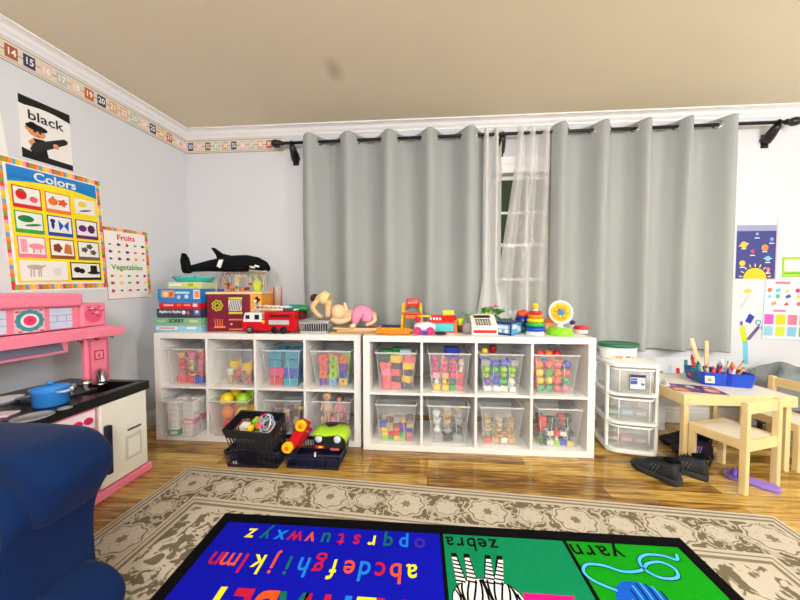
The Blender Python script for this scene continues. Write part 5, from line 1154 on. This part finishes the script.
MB().lathe([(.03,0),(.036,.01),(.036,.05),(.026,.065),(.024,.075),(.022,.075),(.024,.064),(.033,.05),(.033,.012),(.001,.006)],glass,c).build('jar_body',T); MB().lathe([(.031,.008),(.031,.04),(.001,.042)],P(120,90,90,.4),c).build('contents',T)
MB().tube([c+Vector((0,0,.04)),c+Vector((.004,0,.09)),c+Vector((-.002,.01,.125))],.0025,P(70,120,50),6).build('stem',T); leafset(T,c+Vector((-.002,.01,.12)),7,.06,P(110,170,80,.5),.3,3,.6)
# white cash register
y3 = 1.985; X = lambda u: tx(u, y3); Zt = lambda v: tz(v, y3)
T = thing('toy_cash_register','white toy cash register with red stripe on right shelf','toy cash register',(X(485),y3+.07,z0))
m = MB(); m.prism([(X(472),y3,z0),(X(472),y3,Zt(326)),(X(472),y3+.11,Zt(317)+.012),(X(472),y3+.14,Zt(317)+.012),(X(472),y3+.14,z0)],(X(498)-X(472),0,0),P(240,232,220,.35)); m.build('body',T,bevel=.004)
MB().bx(X(473.5),X(496.5),y3-.002,y3+.001,z0+.014,z0+.034,P(205,24,36,.35)).build('red_stripe',T)
kd = MB(); dx = X(480)-X(474)
def onf(f, g, h=.001): 
    a = Vector((0,y3,Zt(326))); b3 = Vector((0,y3+.11,Zt(317)+.012)); p = a+(b3-a)*g; nn = Vector((0,-(b3-a).z,(b3-a).y)).normalized(); return Vector((X(472)+f*(X(498)-X(472)),p.y,p.z))+nn*h
for j, g in enumerate((.12,.30,.46)):
    for i in range(6): f = .18+.1*i; kd.add([onf(f,g),onf(f+.07,g),onf(f+.07,g+.12),onf(f,g+.12)],[(0,1,2,3)],P(70,66,66)); 
o = kd.build('keypad',T); md = o.modifiers.new('t','SOLIDIFY'); md.thickness=.003
m = MB(); m.add([onf(.15,.70),onf(.80,.70),onf(.80,.90),onf(.15,.90)],[(0,1,2,3)],P(30,34,30)); o = m.build('display',T); md = o.modifiers.new('t','SOLIDIFY'); md.thickness=.003
MB().cyl((X(490),y3+.12,Zt(317)+.012),(X(490),y3+.12,Zt(315)+.012),.009,P(230,200,60)).build('paper_roll',T)
# flower pots
c = Vector((tx(490.5,2.2),2.215,z0)); T = thing('flower_pot','dark pot with green leaves and pink flower behind white register','potted flower',c)
MB().lathe([(.03,0),(.04,.06),(.043,.065),(.038,.065),(.036,.055),(.001,.055)],P(60,40,34,.5),c).build('pot',T)
for i, (dx, dz) in enumerate(((-.03,.10),(.02,.13),(.05,.10))): MB().tube([c+Vector((0,0,.05)),c+Vector((dx*.5,0,.05+dz*.5)),c+Vector((dx,-.01,.05+dz*.8))],.003,P(60,120,50),6).build('stem',T)
leafset(T,c+Vector((-.035,-.02,.125)),9,.08,P(96,176,72,.5),.6,5,.75); leafset(T,c+Vector((.055,-.02,.125)),9,.08,P(104,182,76,.5),.6,8,.75)
MB().sph(c+Vector((.015,-.03,.18)),.012,P(240,210,120),8,6).build('flower_centre',T); leafset(T,c+Vector((.015,-.03,.175)),8,.045,P(232,90,160,.5),.2,9,.7,'petal')
c = Vector((tx(503.5,2.25),2.255,z0)); T = thing('small_leafy_plant','small dark green leafy plant left of the blue box','plant',c)
MB().lathe([(.022,0),(.028,.045),(.024,.045),(.001,.04)],P(90,70,50,.5),c).build('pot',T); leafset(T,c+Vector((0,0,.05)),12,.085,P(30,130,80,.5),.5,11,.6)
# blue box
y4 = 1.985; T = thing('blue_box','dark blue carton turned at an angle with pale printed end','box',(tx(516,y4)+.0,y4+.095,z0),R(-40))
MB().bx(-.065,.045,-.11,.06,0,.088,P(16,48,104,.4)).build('carton',T,local=True,bevel=.002)
s = Sheet((-.065+.11,-.11,.08),(.045,.06,.08),(.045,-.11,.005),(.045,.06,.005),(1,0,0)); s.o -= s.n*.0012
MB_ = s; s.rect(.0,.0,1,1,P(90,160,220)); s.rect(.1,.5,.5,.85,WHITE,2); s.rect(.55,.2,.9,.7,P(200,225,240),2); s.mb.build('end_print',T,local=True)
s = Sheet((-.065,-.11,.08),(.045,-.11,.08),(-.065,-.11,.005),(.045,-.11,.005),(0,-1,0)); s.o -= s.n*.0012
s.rect(.08,.1,.92,.9,P(110,165,220)); s.rect(.15,.5,.8,.8,P(225,235,245),2); s.disc(.3,.3,.012,WHITE,2); s.disc(.7,.3,.014,P(230,235,250),2); s.mb.build('front_print',T,local=True)
# stacking cups
y5 = 2.17; c = Vector((tx(522.5,y5),y5,z0)); T = thing('stacking_cups','navy and orange stacking cups behind the blue carton','stacking cups',c)
MB().lathe([(.05,0),(.045,.05),(.001,.05)],P(30,110,60),c).build('cup',T); MB().lathe([(.046,.05),(.05,.055),(.05,.10),(.045,.105),(.001,.105)],P(24,46,140,.3),c).build('cup',T)
MB().lathe([(.044,.105),(.047,.11),(.046,.118),(.001,.118)],P(40,60,170,.3),c).build('cup',T); MB().lathe([(.044,.118),(.044,.135),(.03,.155),(.001,.157)],P(240,92,40,.3),c).build('cup',T); MB().sph(c+Vector((0,0,.157)),(.014,.014,.008),P(200,40,40)).build('knob',T)
# ring stacker
y6 = 2.0; c = Vector((tx(538,y6),y6+.05,z0)); T = thing('ring_stacker','rainbow ring stacking toy with blue lowest ring on a white base','stacking toy',c)
MB().lathe([(.058,0),(.06,.012),(.05,.022),(.02,.024),(.015,.19),(.001,.19)],P(240,238,232,.3),c).build('base_and_post',T)
z = .0235
for r, h2, col in ((.062,.030,(24,70,200)),(.060,.028,(40,180,80)),(.054,.028,(250,214,20)),(.049,.026,(246,140,30)),(.044,.024,(225,40,50))):
    MB().lathe([(.018,h2*.2),(.02,0),(r-h2*.4,0),(r,h2*.3),(r,h2*.7),(r-h2*.4,h2),(.02,h2),(.018,h2*.8),(.018,h2*.2)],P(*col,.25),c+Vector((0,0,z)),28).build('ring',T); z += h2+.0006
MB().sph(c+Vector((0,0,z+.028)),(.020,.020,.027),P(250,206,30,.3)).build('top_knob',T)
y7 = 2.2; T = thing('orange_toy_box','orange and yellow toy house behind the ring stacker','toy house',(tx(549.5,y7),y7,z0)); MB().bx(-.045,.045,-.035,.035,0,.07,P(240,170,110,.4)).build('walls',T,local=True,bevel=.003); MB().prism([(-.05,-.04,.07),(.05,-.04,.07),(0,-.04,.105)],(0,.08,0),P(235,110,40)).build('roof',T,local=True,bevel=.002); MB().bx(-.015,.015,-.037,-.034,0,.04,P(200,60,60)).build('door',T,local=True)
# spinner fan
y8 = 1.99; c = Vector((tx(563.5,y8),y8+.055,z0)); T = thing('spinner_toy','round yellow flower spinner toy on a lime green base','spinner toy',c)
MB().lathe([(.078,0),(.082,.006),(.08,.03),(.066,.045),(.03,.052),(.001,.052)],P(140,222,30,.3),c,28).build('base',T)
MB().lathe([(.03,.05),(.02,.062),(.024,.08),(.03,.088),(.001,.09)],P(240,240,236,.3),c).build('neck',T)
hc = c+Vector((0,-.01,.153)); rot = Matrix.Rotation(R(82),3,'X')
MB().lathe([(.074,-.012),(.08,-.004),(.08,.006),(.074,.012),(.068,.006),(.066,-.002),(.001,-.002)],P(244,240,232,.3),hc,36,rot=rot).build('rim_disc',T)
MB().lathe([(.062,-.0015),(.062,.003),(.001,.004)],P(246,206,40,.35),hc,30,rot=rot).build('face',T)
for i in range(7):
    a = 2*PI*i/7; p = rot @ Vector((.036*math.cos(a),.036*math.sin(a),.006)); MB().sph(hc+p,(.017,.006,.017),P(238,170,20,.35),10,6).build('petal',T)
m = MB()
for i in range(6):
    a = 2*PI*i/6; p = rot @ Vector((.014*math.cos(a),.014*math.sin(a),.012)); m.sph(hc+p,(.009,.005,.009),P(40,150,200),8,6)
m.sph(hc+rot@Vector((0,0,.013)),(.011,.006,.011),P(60,120,190),10,6); m.build('hub_flower',T)
y9 = 2.12; c = Vector((tx(581,y9),y9,z0)); T = thing('round_toy_tin','small red lidded round white toy at right end of shelf','toy tin',c); MB().lathe([(.036,0),(.042,.004),(.042,.03),(.001,.03)],P(240,220,215,.35),c).build('tin_body',T); MB().lathe([(.044,.03),(.045,.034),(.044,.05),(.038,.054),(.001,.054)],P(214,26,40,.3),c).build('lid',T)
c = Vector((tx(574,y9+.06),y9+.08,z0)); T = thing('toy_penguin','small navy and white toy figure behind spinner','toy figure',c); MB().lathe([(.02,0),(.026,.02),(.02,.045),(.001,.06)],P(236,236,240),c).build('body',T); MB().sph(c+Vector((0,0,.066)),.018,P(36,40,110)).build('head',T)
# ================================================================== DRAWER CART
fr_ = P(240,240,234,.35); dw = mat((246,249,246),.3,alpha=.24,name='frosted_drawer')
CA = R(-10); TC = thing('drawer_cart','white three drawer plastic cart with frosted drawers, between shelf and table','drawer cart',(1.398,2.095,0),CA)
w, d, Hc = .295, .29, .60
def rrect(w, d, z, r=.05, bow=.02, n=6):
    out = []
    for sx, sy, a0 in ((1,-1,-90),(1,1,0),(-1,1,90),(-1,-1,180)):
        for k in range(n+1):
            a = R(a0+90*k/n); x = sx*(w/2-r)+r*math.cos(a); y = sy*(d/2-r)+r*math.sin(a)
            if y < 0: y -= bow*(1-(2*x/w)**2)
            out.append(Vector((x, y, z)))
    return out
def slab(z0_, z1_, mt, nm, par, ww=w, dd=d): return MB().loft([rrect(ww,dd,z0_),rrect(ww,dd,z1_)],mt).build(nm,par,local=True,bevel=.003)
slab(.015,.04,fr_,'bottom_frame',TC); slab(Hc-.022,Hc,fr_,'top_frame',TC)
for z in (.205,.39): slab(z,z+.016,fr_,'shelf_frame',TC)
for sx in (-1,1):
    for yy in (-.10,.11): MB().bx(sx*w/2-(.018 if sx>0 else 0),sx*w/2+(.018 if sx<0 else 0),yy-.014,yy+.014,.04,Hc-.022,fr_).build('upright',TC,local=True,bevel=.003)
    for yy in (-.09,.10): MB().box((sx*.12,yy,.0075),(.03,.03,.015),fr_).build('foot',TC,local=True)
for i, (z, hh) in enumerate(((.043,.155),(.224,.155),(.409,.162))):
    m = MB(); W2, D2 = w-.044, d-.03
    o_r = rrect(W2,D2,z,.045); o_t = rrect(W2+.004,D2+.002,z+hh,.045); i_t = rrect(W2-.004,D2-.006,z+hh,.043); i_b = rrect(W2-.008,D2-.010,z+.004,.043)
    m.loft([o_r,o_t,i_t,i_b],dw,True,True); dr_ = m.build('drawer',TC,local=True)
    m = MB(); m.loft([rrect(W2+.012,D2+.012,z+hh-.016,.05),rrect(W2+.012,D2+.012,z+hh-.006,.05),rrect(W2+.004,D2+.002,z+hh-.006,.045),rrect(W2+.004,D2+.002,z+hh-.016,.045)],fr_,False).build('drawer_lip',dr_,local=True)
    for sx in (-1,1): MB().tube([(sx*.085,-D2/2-.012,z+.01),(sx*.085,-D2/2-.012,z+hh-.02)],.003,fr_,6).build('front_rib',dr_,local=True)
    if i == 2:
        s = Sheet((-.035,-D2/2-.022,z+.125),(.055,-D2/2-.022,z+.125),(-.035,-D2/2-.022,z+.03),(.055,-D2/2-.022,z+.03),(0,-1,0)); s.rect(0,0,1,1,P(60,66,90)); s.rect(.04,.04,.96,.96,P(230,234,238),2); s.rect(.04,.82,.96,.96,P(40,50,110),3); s.rect(.06,.35,.48,.6,P(40,100,190),3); s.rect(.06,.63,.48,.75,P(90,70,130),3); s.rect(.7,.3,.9,.45,P(60,90,170),3); s.rect(.55,.5,.85,.7,P(210,216,222),3)
        s.mb.build('product_sticker',dr_,local=True)
CM = Matrix.Translation(TC.location) @ Matrix.Rotation(CA,4,'Z')
for i in range(6):
    z = [.048,.229][i//3]; c = [(mv,p_,gy),((60,130,140),lbl,gy)][i//3][i%3]; o = piece('card_box', c, .07); o.location = CM @ Vector((-.08+.08*(i%3), -.03, z+.001)); o.rotation_euler.z = CA
    tag(o, f'{cname(c)} small box seen through the {["lowest","middle"][i//3]} frosted drawer', 'box', f'{cname(c)} boxes in the {["lowest","middle"][i//3]} drawer')
# tub with green lid
c = CM @ Vector((-.03,.02,Hc+.0005)); T = thing('storage_tub','white oval tub with a dark green lid on the drawer cart','tub',c)
def ov(f, z): return [(f*1,z)]
MB().lathe([(.10,0),(.107,.01),(.118,.085),(.001,.085)],P(232,236,230,.35),c,32,sy=.7).build('tub_body',T)
MB().lathe([(.124,.085),(.127,.09),(.127,.102),(.121,.108),(.116,.104),(.001,.104)],P(24,110,74,.3),c,32,sy=.72).build('lid',T)
m = MB()
for i, (a, c2, z_, hh, ww) in enumerate(((-110,P(240,150,110),.012,.018,24),(-80,P(226,120,90),.015,.016,20),(-58,P(150,190,110),.012,.014,18),(-128,P(236,200,140),.012,.012,12),(-95,P(190,210,225),.045,.016,40))):
    pts = []; 
    for k in range(7):
        t = R(a-ww/2+ww*k/6)
        for zz in (z_, z_+hh): r = .1075+.0105*(zz-.01)/.075*1.02; pts.append(c+Vector((r*math.cos(t), r*.7*math.sin(t)-.0008, zz)))
    m.add(pts,[(2*k,2*k+2,2*k+3,2*k+1) for k in range(6)],c2)
m.build('label_print',T)

# ================================================================== KIDS TABLE AND CHAIRS
TH = .45; x0, x1, ya, yb_ = 1.566, 2.190, 1.832, 2.312
T = thing('kids_table','small pale pine kids table with white top and art supplies on it','table',((x0+x1)/2,(ya+yb_)/2,0))
MB().bx(x0+.012,x1-.012,ya+.012,yb_-.012,TH-.012,TH,P(228,222,208,.4)).build('tabletop',T,bevel=.002)
m = MB(); 
for (a,b2,c,e) in ((x0,x1,ya,ya+.014),(x0,x1,yb_-.014,yb_),(x0,x0+.014,ya+.014,yb_-.014),(x1-.014,x1,ya+.014,yb_-.014)): m.bx(a,b2,c,e,TH-.062,TH+.001,PINE)
m.build('apron',T,bevel=.003)
for x in (x0+.016,x1-.044):
    for y in (ya+.0145,yb_-.0425): MB().bx(x,x+.028,y,y+.028,0,TH-.013,PINE).build('leg',T,bevel=.003)
for x in (x0+.03,x1-.03): MB().cyl((x,ya-.0008,TH-.03),(x,ya+.002,TH-.03),.004,P(190,150,90),n=8).build('screw_plug',T)
def chair(loc, rz, label):
    T = thing('kids_chair',label,'chair',loc,rz,'pale pine kids chairs'); w, d = .285, .25
    # back posts at y=0, seat goes to +y
    for sx in (-1,1):
        MB().bx(sx*w/2-(.03 if sx>0 else 0),sx*w/2+(.03 if sx<0 else 0),0,.028,0,.49,PINE).build('back_post',T,local=True,bevel=.003)
        MB().bx(sx*w/2-(.028 if sx>0 else 0),sx*w/2+(.028 if sx<0 else 0),d-.028,d,0,.235,PINE).build('front_leg',T,local=True,bevel=.003)
        MB().bx(sx*w/2-(.016 if sx>0 else 0),sx*w/2+(.016 if sx<0 else 0),.028,d-.0,.235,.283,PINE).build('side_rail',T,local=True,bevel=.002)
    MB().bx(-w/2+.03,w/2-.03,.004,.02,.228,.283,PINE).build('back_rail',T,local=True,bevel=.002); MB().bx(-w/2+.016,w/2-.016,d-.016,d,.235,.283,PINE).build('front_rail',T,local=True,bevel=.002)
    MB().bx(-w/2+.0165,w/2-.0165,.028,d-.0165,.272,.28,P(228,220,200,.45)).build('seat',T,local=True)
    MB().bx(-w/2+.03,w/2-.03,.006,.020,.425,.485,PINE).build('backrest',T,local=True,bevel=.002)
    return T
chair((1.817,1.648,0), math.atan2(.089,.267), 'pale pine kids chair pushed to the near side of the table, facing it')
ch2 = chair((2.43,2.02,0), R(100), 'pale pine kids chair at right photo edge, behind the table corner')
# second chair is cut by frame; blanket lies on a low grey stool behind it
T = thing('low_stool','low grey upholstered stool under the grey blanket at right edge','stool',(2.66,2.27,0))
MB().bx(2.52,2.84,2.20,2.38,.08,.36,mat((110,114,112),.9,noise=.1,scale=80)).build('cushion',T,bevel=.03,seg=4)
for x in (2.55,2.81):
    for y in (2.23,2.35): MB().cyl((x,y,0),(x,y,.09),.015,BLACK).build('leg',T)
gb = mat((128,134,134),.95,noise=.18,scale=50,bump=.5,name='grey_fleece'); m = MB(); nx_, ny_ = 26, 16; vs = []
rr = random.Random(4)
for j in range(ny_+1):
    for i in range(nx_+1):
        u = i/nx_; v = j/ny_; x = 2.40+.52*u; y = 2.12+.32*v
        e = min(u*4, (1-u)*4, v*2.2, (1-v)*5, 1); z = .395 + .115*sm01(u*2.2)*sm01(v*3+.2) + .018*math.sin(9*u+4*v)+.014*math.sin(17*u-11*v)
        edge = 1-sm01(e*1.6); z = z - .18*edge - (.0)
        vs.append((x-.03*edge*(u<.5)+.012*math.sin(13*v), y-.03*edge*(v<.5), max(.28, z)))
m.add(vs,[(j*(nx_+1)+i, j*(nx_+1)+i+1, (j+1)*(nx_+1)+i+1, (j+1)*(nx_+1)+i) for j in range(ny_) for i in range(nx_)],gb,True)
o = m.build('blanket',sub=1); md = o.modifiers.new('t','SOLIDIFY'); md.thickness = .012; md.offset = 1
tag(o,'crumpled grey fleece blanket behind the right chair','blanket')
# under and behind the table
T = thing('paper_bag','white paper bag standing on the floor under the table','bag',(1.74,2.375,0)); MB().box((0,0,.15),(.26,.08,.30),P(226,232,234,.6),taper=.94).build('bag_body',T,local=True,bevel=.006); MB().tube([(-.05,-.035,.29),(-.04,-.038,.34),(.04,-.038,.34),(.05,-.035,.29)],.003,P(220,220,216)).build('handle',T,local=True)
# ------------------------------------------------------------------ caddy and art supplies
cdb = P(12,70,195,.3); zt2 = TH+.0015
KA = R(-14); CX, CY = 2.0, 2.09
T = thing('art_caddy','bright blue divided plastic caddy full of art supplies','caddy',(CX,CY,zt2),KA)
cw_, cdp, chh = .275, .20, .085
m = MB(); t = .004
def lobes(z, g):
    out = []
    for x in (-1,-.9,-.5,-.1,0,.1,.5,.9,1): out.append((x*(cw_/2-g*1), -(cdp/2-g)+ (.0 if abs(x) in (.5,.9,.1) else .012)))
    return [Vector((a,b2,z)) for a,b2 in out]+[Vector(((cw_/2-g),(cdp/2-g),z)),Vector((-(cw_/2-g),(cdp/2-g),z))]
m.loft([lobes(0,.012),lobes(chh,0),lobes(chh,t),lobes(t,.012+t)],cdb,True,False); m.build('caddy_body',T,local=True)
MB().bx(-.002,.002,-cdp/2+.016,cdp/2-.01,.004,chh*.95,cdb).build('divider',T,local=True)
s = Sheet((-.125,-cdp/2-.001,.062),(-.075,-cdp/2-.001,.062),(-.123,-cdp/2+.007,.018),(-.075,-cdp/2+.007,.018),(0,-1,.1)); s.rect(0,0,1,1,P(236,230,210)); s.disc(.5,.45,.012,P(150,170,100),2,sc=.2,k=5); s.disc(.5,.6,.006,P(220,150,60),3); s.mb.build('sticker',T,local=True)
KM = Matrix.Translation((CX,CY,zt2)) @ Matrix.Rotation(KA,4,'Z')
def stick(kind, a, b2, r, col, lab, cat, tip=None, group=None, flat=False):
    a = KM @ Vector(a); b2 = KM @ Vector(b2); T = thing(kind,lab,cat,a,group=group)
    if flat:
        dv = (b2-a); zz = dv.normalized(); xx = zz.cross(Vector((0,1,0))).normalized(); yy = zz.cross(xx); MB().box((a+b2)/2,(r*2,r*.5,dv.length),col,Matrix((xx,yy,zz)).transposed()).build('shaft',T,bevel=.0015)
    else: MB().cyl(a,b2,r,col,n=8).build('shaft',T)
    if tip: MB().cyl(b2,b2+(b2-a).normalized()*r*3,r,tip,r*.3,n=8).build('tip',T)
stk = P(222,196,150,.6)
stick('paint_stirrer',(-.06,.03,.008),(-.125,.05,.285),.013,stk,'wide wooden stirrer stick leaning left in the blue caddy','stick',flat=True)
stick('paint_stirrer',(-.03,.055,.008),(-.028,.075,.27),.013,stk,'wide wooden stirrer stick standing upright in the blue caddy','stick',flat=True)
stick('paint_brush',(.05,.04,.008),(.075,.05,.13),.004,P(210,170,110),'thin tan brush in the right half of the caddy','brush',tip=P(60,40,30))
stick('pencil',(.08,.0,.008),(.14,.02,.10),.0035,P(240,180,40),'yellow pencil leaning right in the caddy','pencil',tip=P(60,50,40))
stick('pencil',(.09,.03,.008),(.15,.05,.095),.0035,P(235,140,30),'orange pencil leaning right in the caddy','pencil',tip=P(60,50,40))
stick('marker',(-.02,-.02,.008),(-.005,-.03,.105),.007,P(220,40,50),'red marker in the middle of the blue caddy','marker',tip=P(160,20,30))
stick('marker',(-.045,-.01,.008),(-.075,-.02,.10),.007,P(235,220,190),'cream marker leaning left in the caddy','marker',tip=P(220,50,50))
stick('marker',(.03,-.03,.008),(.045,-.04,.10),.007,P(230,90,120),'pink marker right of the caddy divider','marker',tip=P(200,60,90))
stick('marker',(-.005,.03,.008),(.004,.02,.115),.008,P(60,90,150),'slate blue marker by the caddy divider','marker',tip=P(230,230,235))
stick('marker',(.02,.04,.008),(.03,.05,.11),.008,P(235,235,235),'white marker by the caddy divider','marker',tip=P(200,60,60))
stick('marker',(-.1,-.01,.008),(-.118,-.02,.118),.009,P(40,150,130),'teal marker at the left end of the blue caddy','marker',tip=P(30,110,100))
stick('marker',(-.06,-.04,.008),(-.05,-.05,.112),.009,P(205,60,40),'brick red marker near the front left of the caddy','marker',tip=P(240,220,200))
stick('glue_stick',(.06,-.01,.008),(.062,-.012,.105),.014,P(236,236,240),'white glue stick in the right half of the caddy','glue stick',tip=P(240,120,60))
stick('glue_stick',(.015,-.0,.008),(.016,-.0,.118),.014,P(120,150,200),'pale blue glue stick by the caddy divider','glue stick',tip=P(230,230,235))
stick('pencil',(.10,.07,.008),(.175,.085,.135),.004,P(200,150,90),'tan pencil leaning far right in the caddy','pencil',tip=P(60,50,40))
stick('scissors_handle',(-.085,.07,.008),(-.10,.08,.14),.010,P(230,80,50),'orange handled tool at the back left of the caddy','tool',tip=P(220,60,40))
for i, (a, c, s_, nm, kd) in enumerate((((-.11,.04,.006),(225,70,50),.055,'red ball','ball'),((-.10,-.03,.006),(30,120,80),.06,'green block','block'),((-.12,.0,.062),(40,150,120),.035,'teal block','block'),((.11,-.05,.006),(20,50,120),.05,'blue block','block'),((.045,.0,.006),(30,40,70),.04,'dark grey block','block'))):
    o = piece(kd, c, s_); o.location = KM @ Vector(a); tag(o, f'{nm} lying among the art supplies in the blue caddy', nm.split()[-1])
T = thing('small_fan_of_cards','orange and yellow fan of card strips at right end of caddy','cards',KM @ Vector((.10,.06,.01)))
for k in range(4): a = KM @ Vector((.10+.004*k,.06,.01)); b2 = KM @ Vector((.125+.018*k,.07,.10-.008*k)); dv = b2-a; zz = dv.normalized(); xx = zz.cross(Vector((0,1,0))).normalized(); yy = zz.cross(xx); MB().box((a+b2)/2,(.02,.0015,dv.length),[P(240,170,60),P(236,200,90),P(220,130,40),P(240,190,140)][k],Matrix((xx,yy,zz)).transposed()).build('card',T)
# colouring page
T = thing('colouring_page','purple and orange printed page lying on the left of the table','page',(1.70,1.935,zt2),R(-14))
s = Sheet((-.13,.09,.0019),(.145,.09,.0019),(-.13,-.085,.0019),(.145,-.085,.0019),(0,0,1)); s.base(P(236,220,205)); 
s.rect(.02,.03,.98,.97,P(80,50,90)); s.rect(.05,.5,.35,.9,P(60,40,130),2); s.poly([(.05,.1),(.35,.1),(.3,.45),(.08,.4)],P(240,150,80),2); s.rect(.4,.15,.62,.5,P(90,60,160),2); s.disc(.5,.7,.022,P(230,225,235),2,sc=.2,k=5); s.disc(.78,.35,.034,P(240,140,100),2,sc=.1,k=6); s.rect(.66,.62,.95,.9,P(120,40,80),2); s.disc(.8,.76,.014,P(240,160,170),3); s.disc(.2,.7,.016,P(220,120,150),3); s.rect(.02,.46,.98,.49,P(236,200,190),3); s.rect(.63,.03,.65,.97,P(60,30,60),3)
s.mb.build('page_sheet',T,local=True)
T = thing('folded_paper','white folded paper strip at the left table edge','paper',(1.615,2.02,zt2),R(60)); MB().prism([(-.05,-.02,0),(-.05,.02,0),(-.05,.0,.02)],(.11,0,0),P(232,230,222)).build('strip',T,local=True)
# ================================================================== SHOES
def shoe(loc, rz, label, col, sole, L=.275, W=.095, name='sneaker', stripes=None, group=None):
    T = thing(name,label,'shoe',loc,rz,group)
    # heel at x=0, toe at x=L
    prof = [(0,.55,.062,.02),(.04,.74,.088,.012),(.12,.84,.092,.01),(.25,.84,.080,.01),(.36,.82,.082,.01),(.48,.84,.074,.01),(.62,.96,.058,.01),(.76,1.0,.045,.01),(.88,.88,.038,.013),(.96,.62,.032,.016),(1.0,.25,.026,.02)]
    rings = []
    for t, wf, top, bot in prof:
        x = t*L; hw = W/2*wf; r = []
        for j in range(18):
            a = 2*PI*j/18; ca, sa = math.cos(a), math.sin(a)
            z = (top+bot)/2+(top-bot)/2*math.copysign(abs(sa)**.8, sa); nar = 1-.35*max(0, sa)**1.5*(1 if t < .6 else .6)
            r.append(Vector((x, hw*math.copysign(abs(ca)**.7, ca)*nar, z)))
        rings.append(r)
    up = MB().loft(rings,col).build('upper',T,local=True,sub=1)
    rs = []
    for z, g in ((0,.96),(.008,1.02),(.018,1.04),(.024,1.0)):
        r = []
        for t, wf in [(0,.55),(.05,.78),(.2,.86),(.4,.82),(.6,.98),(.78,1.02),(.9,.86),(.98,.5)]: r.append((t*L*1.01-.002, W/2*wf*g))
        rs.append([Vector((x,y,z+(.006 if x > .85*L else 0))) for x,y in r]+[Vector((x,-y,z+(.006 if x > .85*L else 0))) for x,y in r[::-1]])
    MB().loft(rs,sole).build('sole',T,local=True,bevel=.002)
    MB().lathe([(1,0),(.96,.06),(.001,.02)],P(8,8,10,.9),(0,0,0),20).build('opening',T,local=True); op = [o for o in COL.objects if o.parent == T][-1]; op.scale = (L*.17,W*.27,.06); op.location = (L*.17,0,.0895); op.rotation_euler = (0,R(4),0)
    m = MB()
    for i in range(5): x = L*(.40+.06*i); z = .083-.0065*i; m.tube([(x,-W*.22,z-.006),(x+.004,0,z+.004),(x,W*.22,z-.006)],.0028,P(30,30,32,.7),6)
    m.build('laces',T,local=True)
    m = MB(); MB().tube([(-.002,0,.06),(-.008,0,.085),(.0,0,.1)],.005,col,6).build('heel_tab',T,local=True)
    for sy in (-1,1):
        for i in range(3): MB().tube([(L*(.42+.07*i),sy*W*.44,.028),(L*(.34+.07*i),sy*W*.38,.06)],.0028,stripes or P(64,68,70),6).build('side_stripe',T,local=True)

    T.scale = (1,1.12,1.35)
    return T
sb = mat((28,32,36),.7,noise=.15,scale=80,bump=.2,name='black_knit'); so = P(40,44,48,.6)
h = az(684,487,0); tt = az(630,462,0)
def shoe_at(hu, tu, *a, **k):
    h_, t_2 = az(*hu), az(*tu); dv = t_2-h_; L_ = dv.length
    return shoe(h_, math.atan2(dv.y, dv.x), *a, L=L_, **k)
print('shoe L', (h-tt).length, (az(706,479)-az(662,457)).length, (az(783,495)-az(722,473)).length)
sh1 = shoe_at((680,486),(632,464),'black sneaker nearest the drawer cart, toe pointing left',sb,so)
sh2 = shoe((1.625,1.735,0), math.atan2(.66,-.75),'black sneaker behind the nearer one, beside the chair leg',sb,so,L=.21)
shoe((1.90,2.09,0),R(165),'black shoe with purple side further back under the table',P(34,30,44,.7),P(30,30,34),L=.22,name='sneaker',stripes=P(150,120,220))
shoe((1.86,1.98,0),R(170),'dark purple-trimmed shoe lying beneath the chair seat',P(40,34,60,.7),P(36,34,40),L=.2,name='sneaker',stripes=P(170,150,230))
# purple slipper
h_, t_2 = az(781,493), az(722,474); dv = t_2-h_; L_ = dv.length
T = thing('purple_slipper','purple open slipper on the floor under the near chair','slipper',h_,math.atan2(dv.y,dv.x)); pr = P(150,120,215,.45)
rs = []
for z, g in ((0,.95),(.010,1.02),(.018,1.03),(.022,.98)):
    r = [(0,.018),(.05,.031),(.2,.036),(.45,.033),(.7,.044),(.88,.038),(.97,.022)]
    rs.append([Vector((t*L_,y*g,z)) for t,y in r]+[Vector((t*L_,-y*g,z)) for t,y in r[::-1]])
MB().loft(rs,pr).build('sole',T,local=True,bevel=.003)
for j, t0_ in enumerate((.58,.67,.76)):
    MB().tube([(L_*t0_,-.040,.018),(L_*(t0_+.01),-.034,.034),(L_*(t0_+.01),0,.042),(L_*(t0_+.01),.034,.034),(L_*t0_,.040,.018)],[.010,.013,.013,.013,.010],P(110,80,190,.45),8).build('strap',T,local=True)
# ================================================================== final touches
bad = [o.name for o in COL.objects if o.parent is None and o.type != 'CAMERA' and o.get('kind') != 'structure' and not (4 <= len(o.get('label','').split()) <= 16)]
print('BAD LABELS', bad)
print('OBJECTS', len(COL.objects))
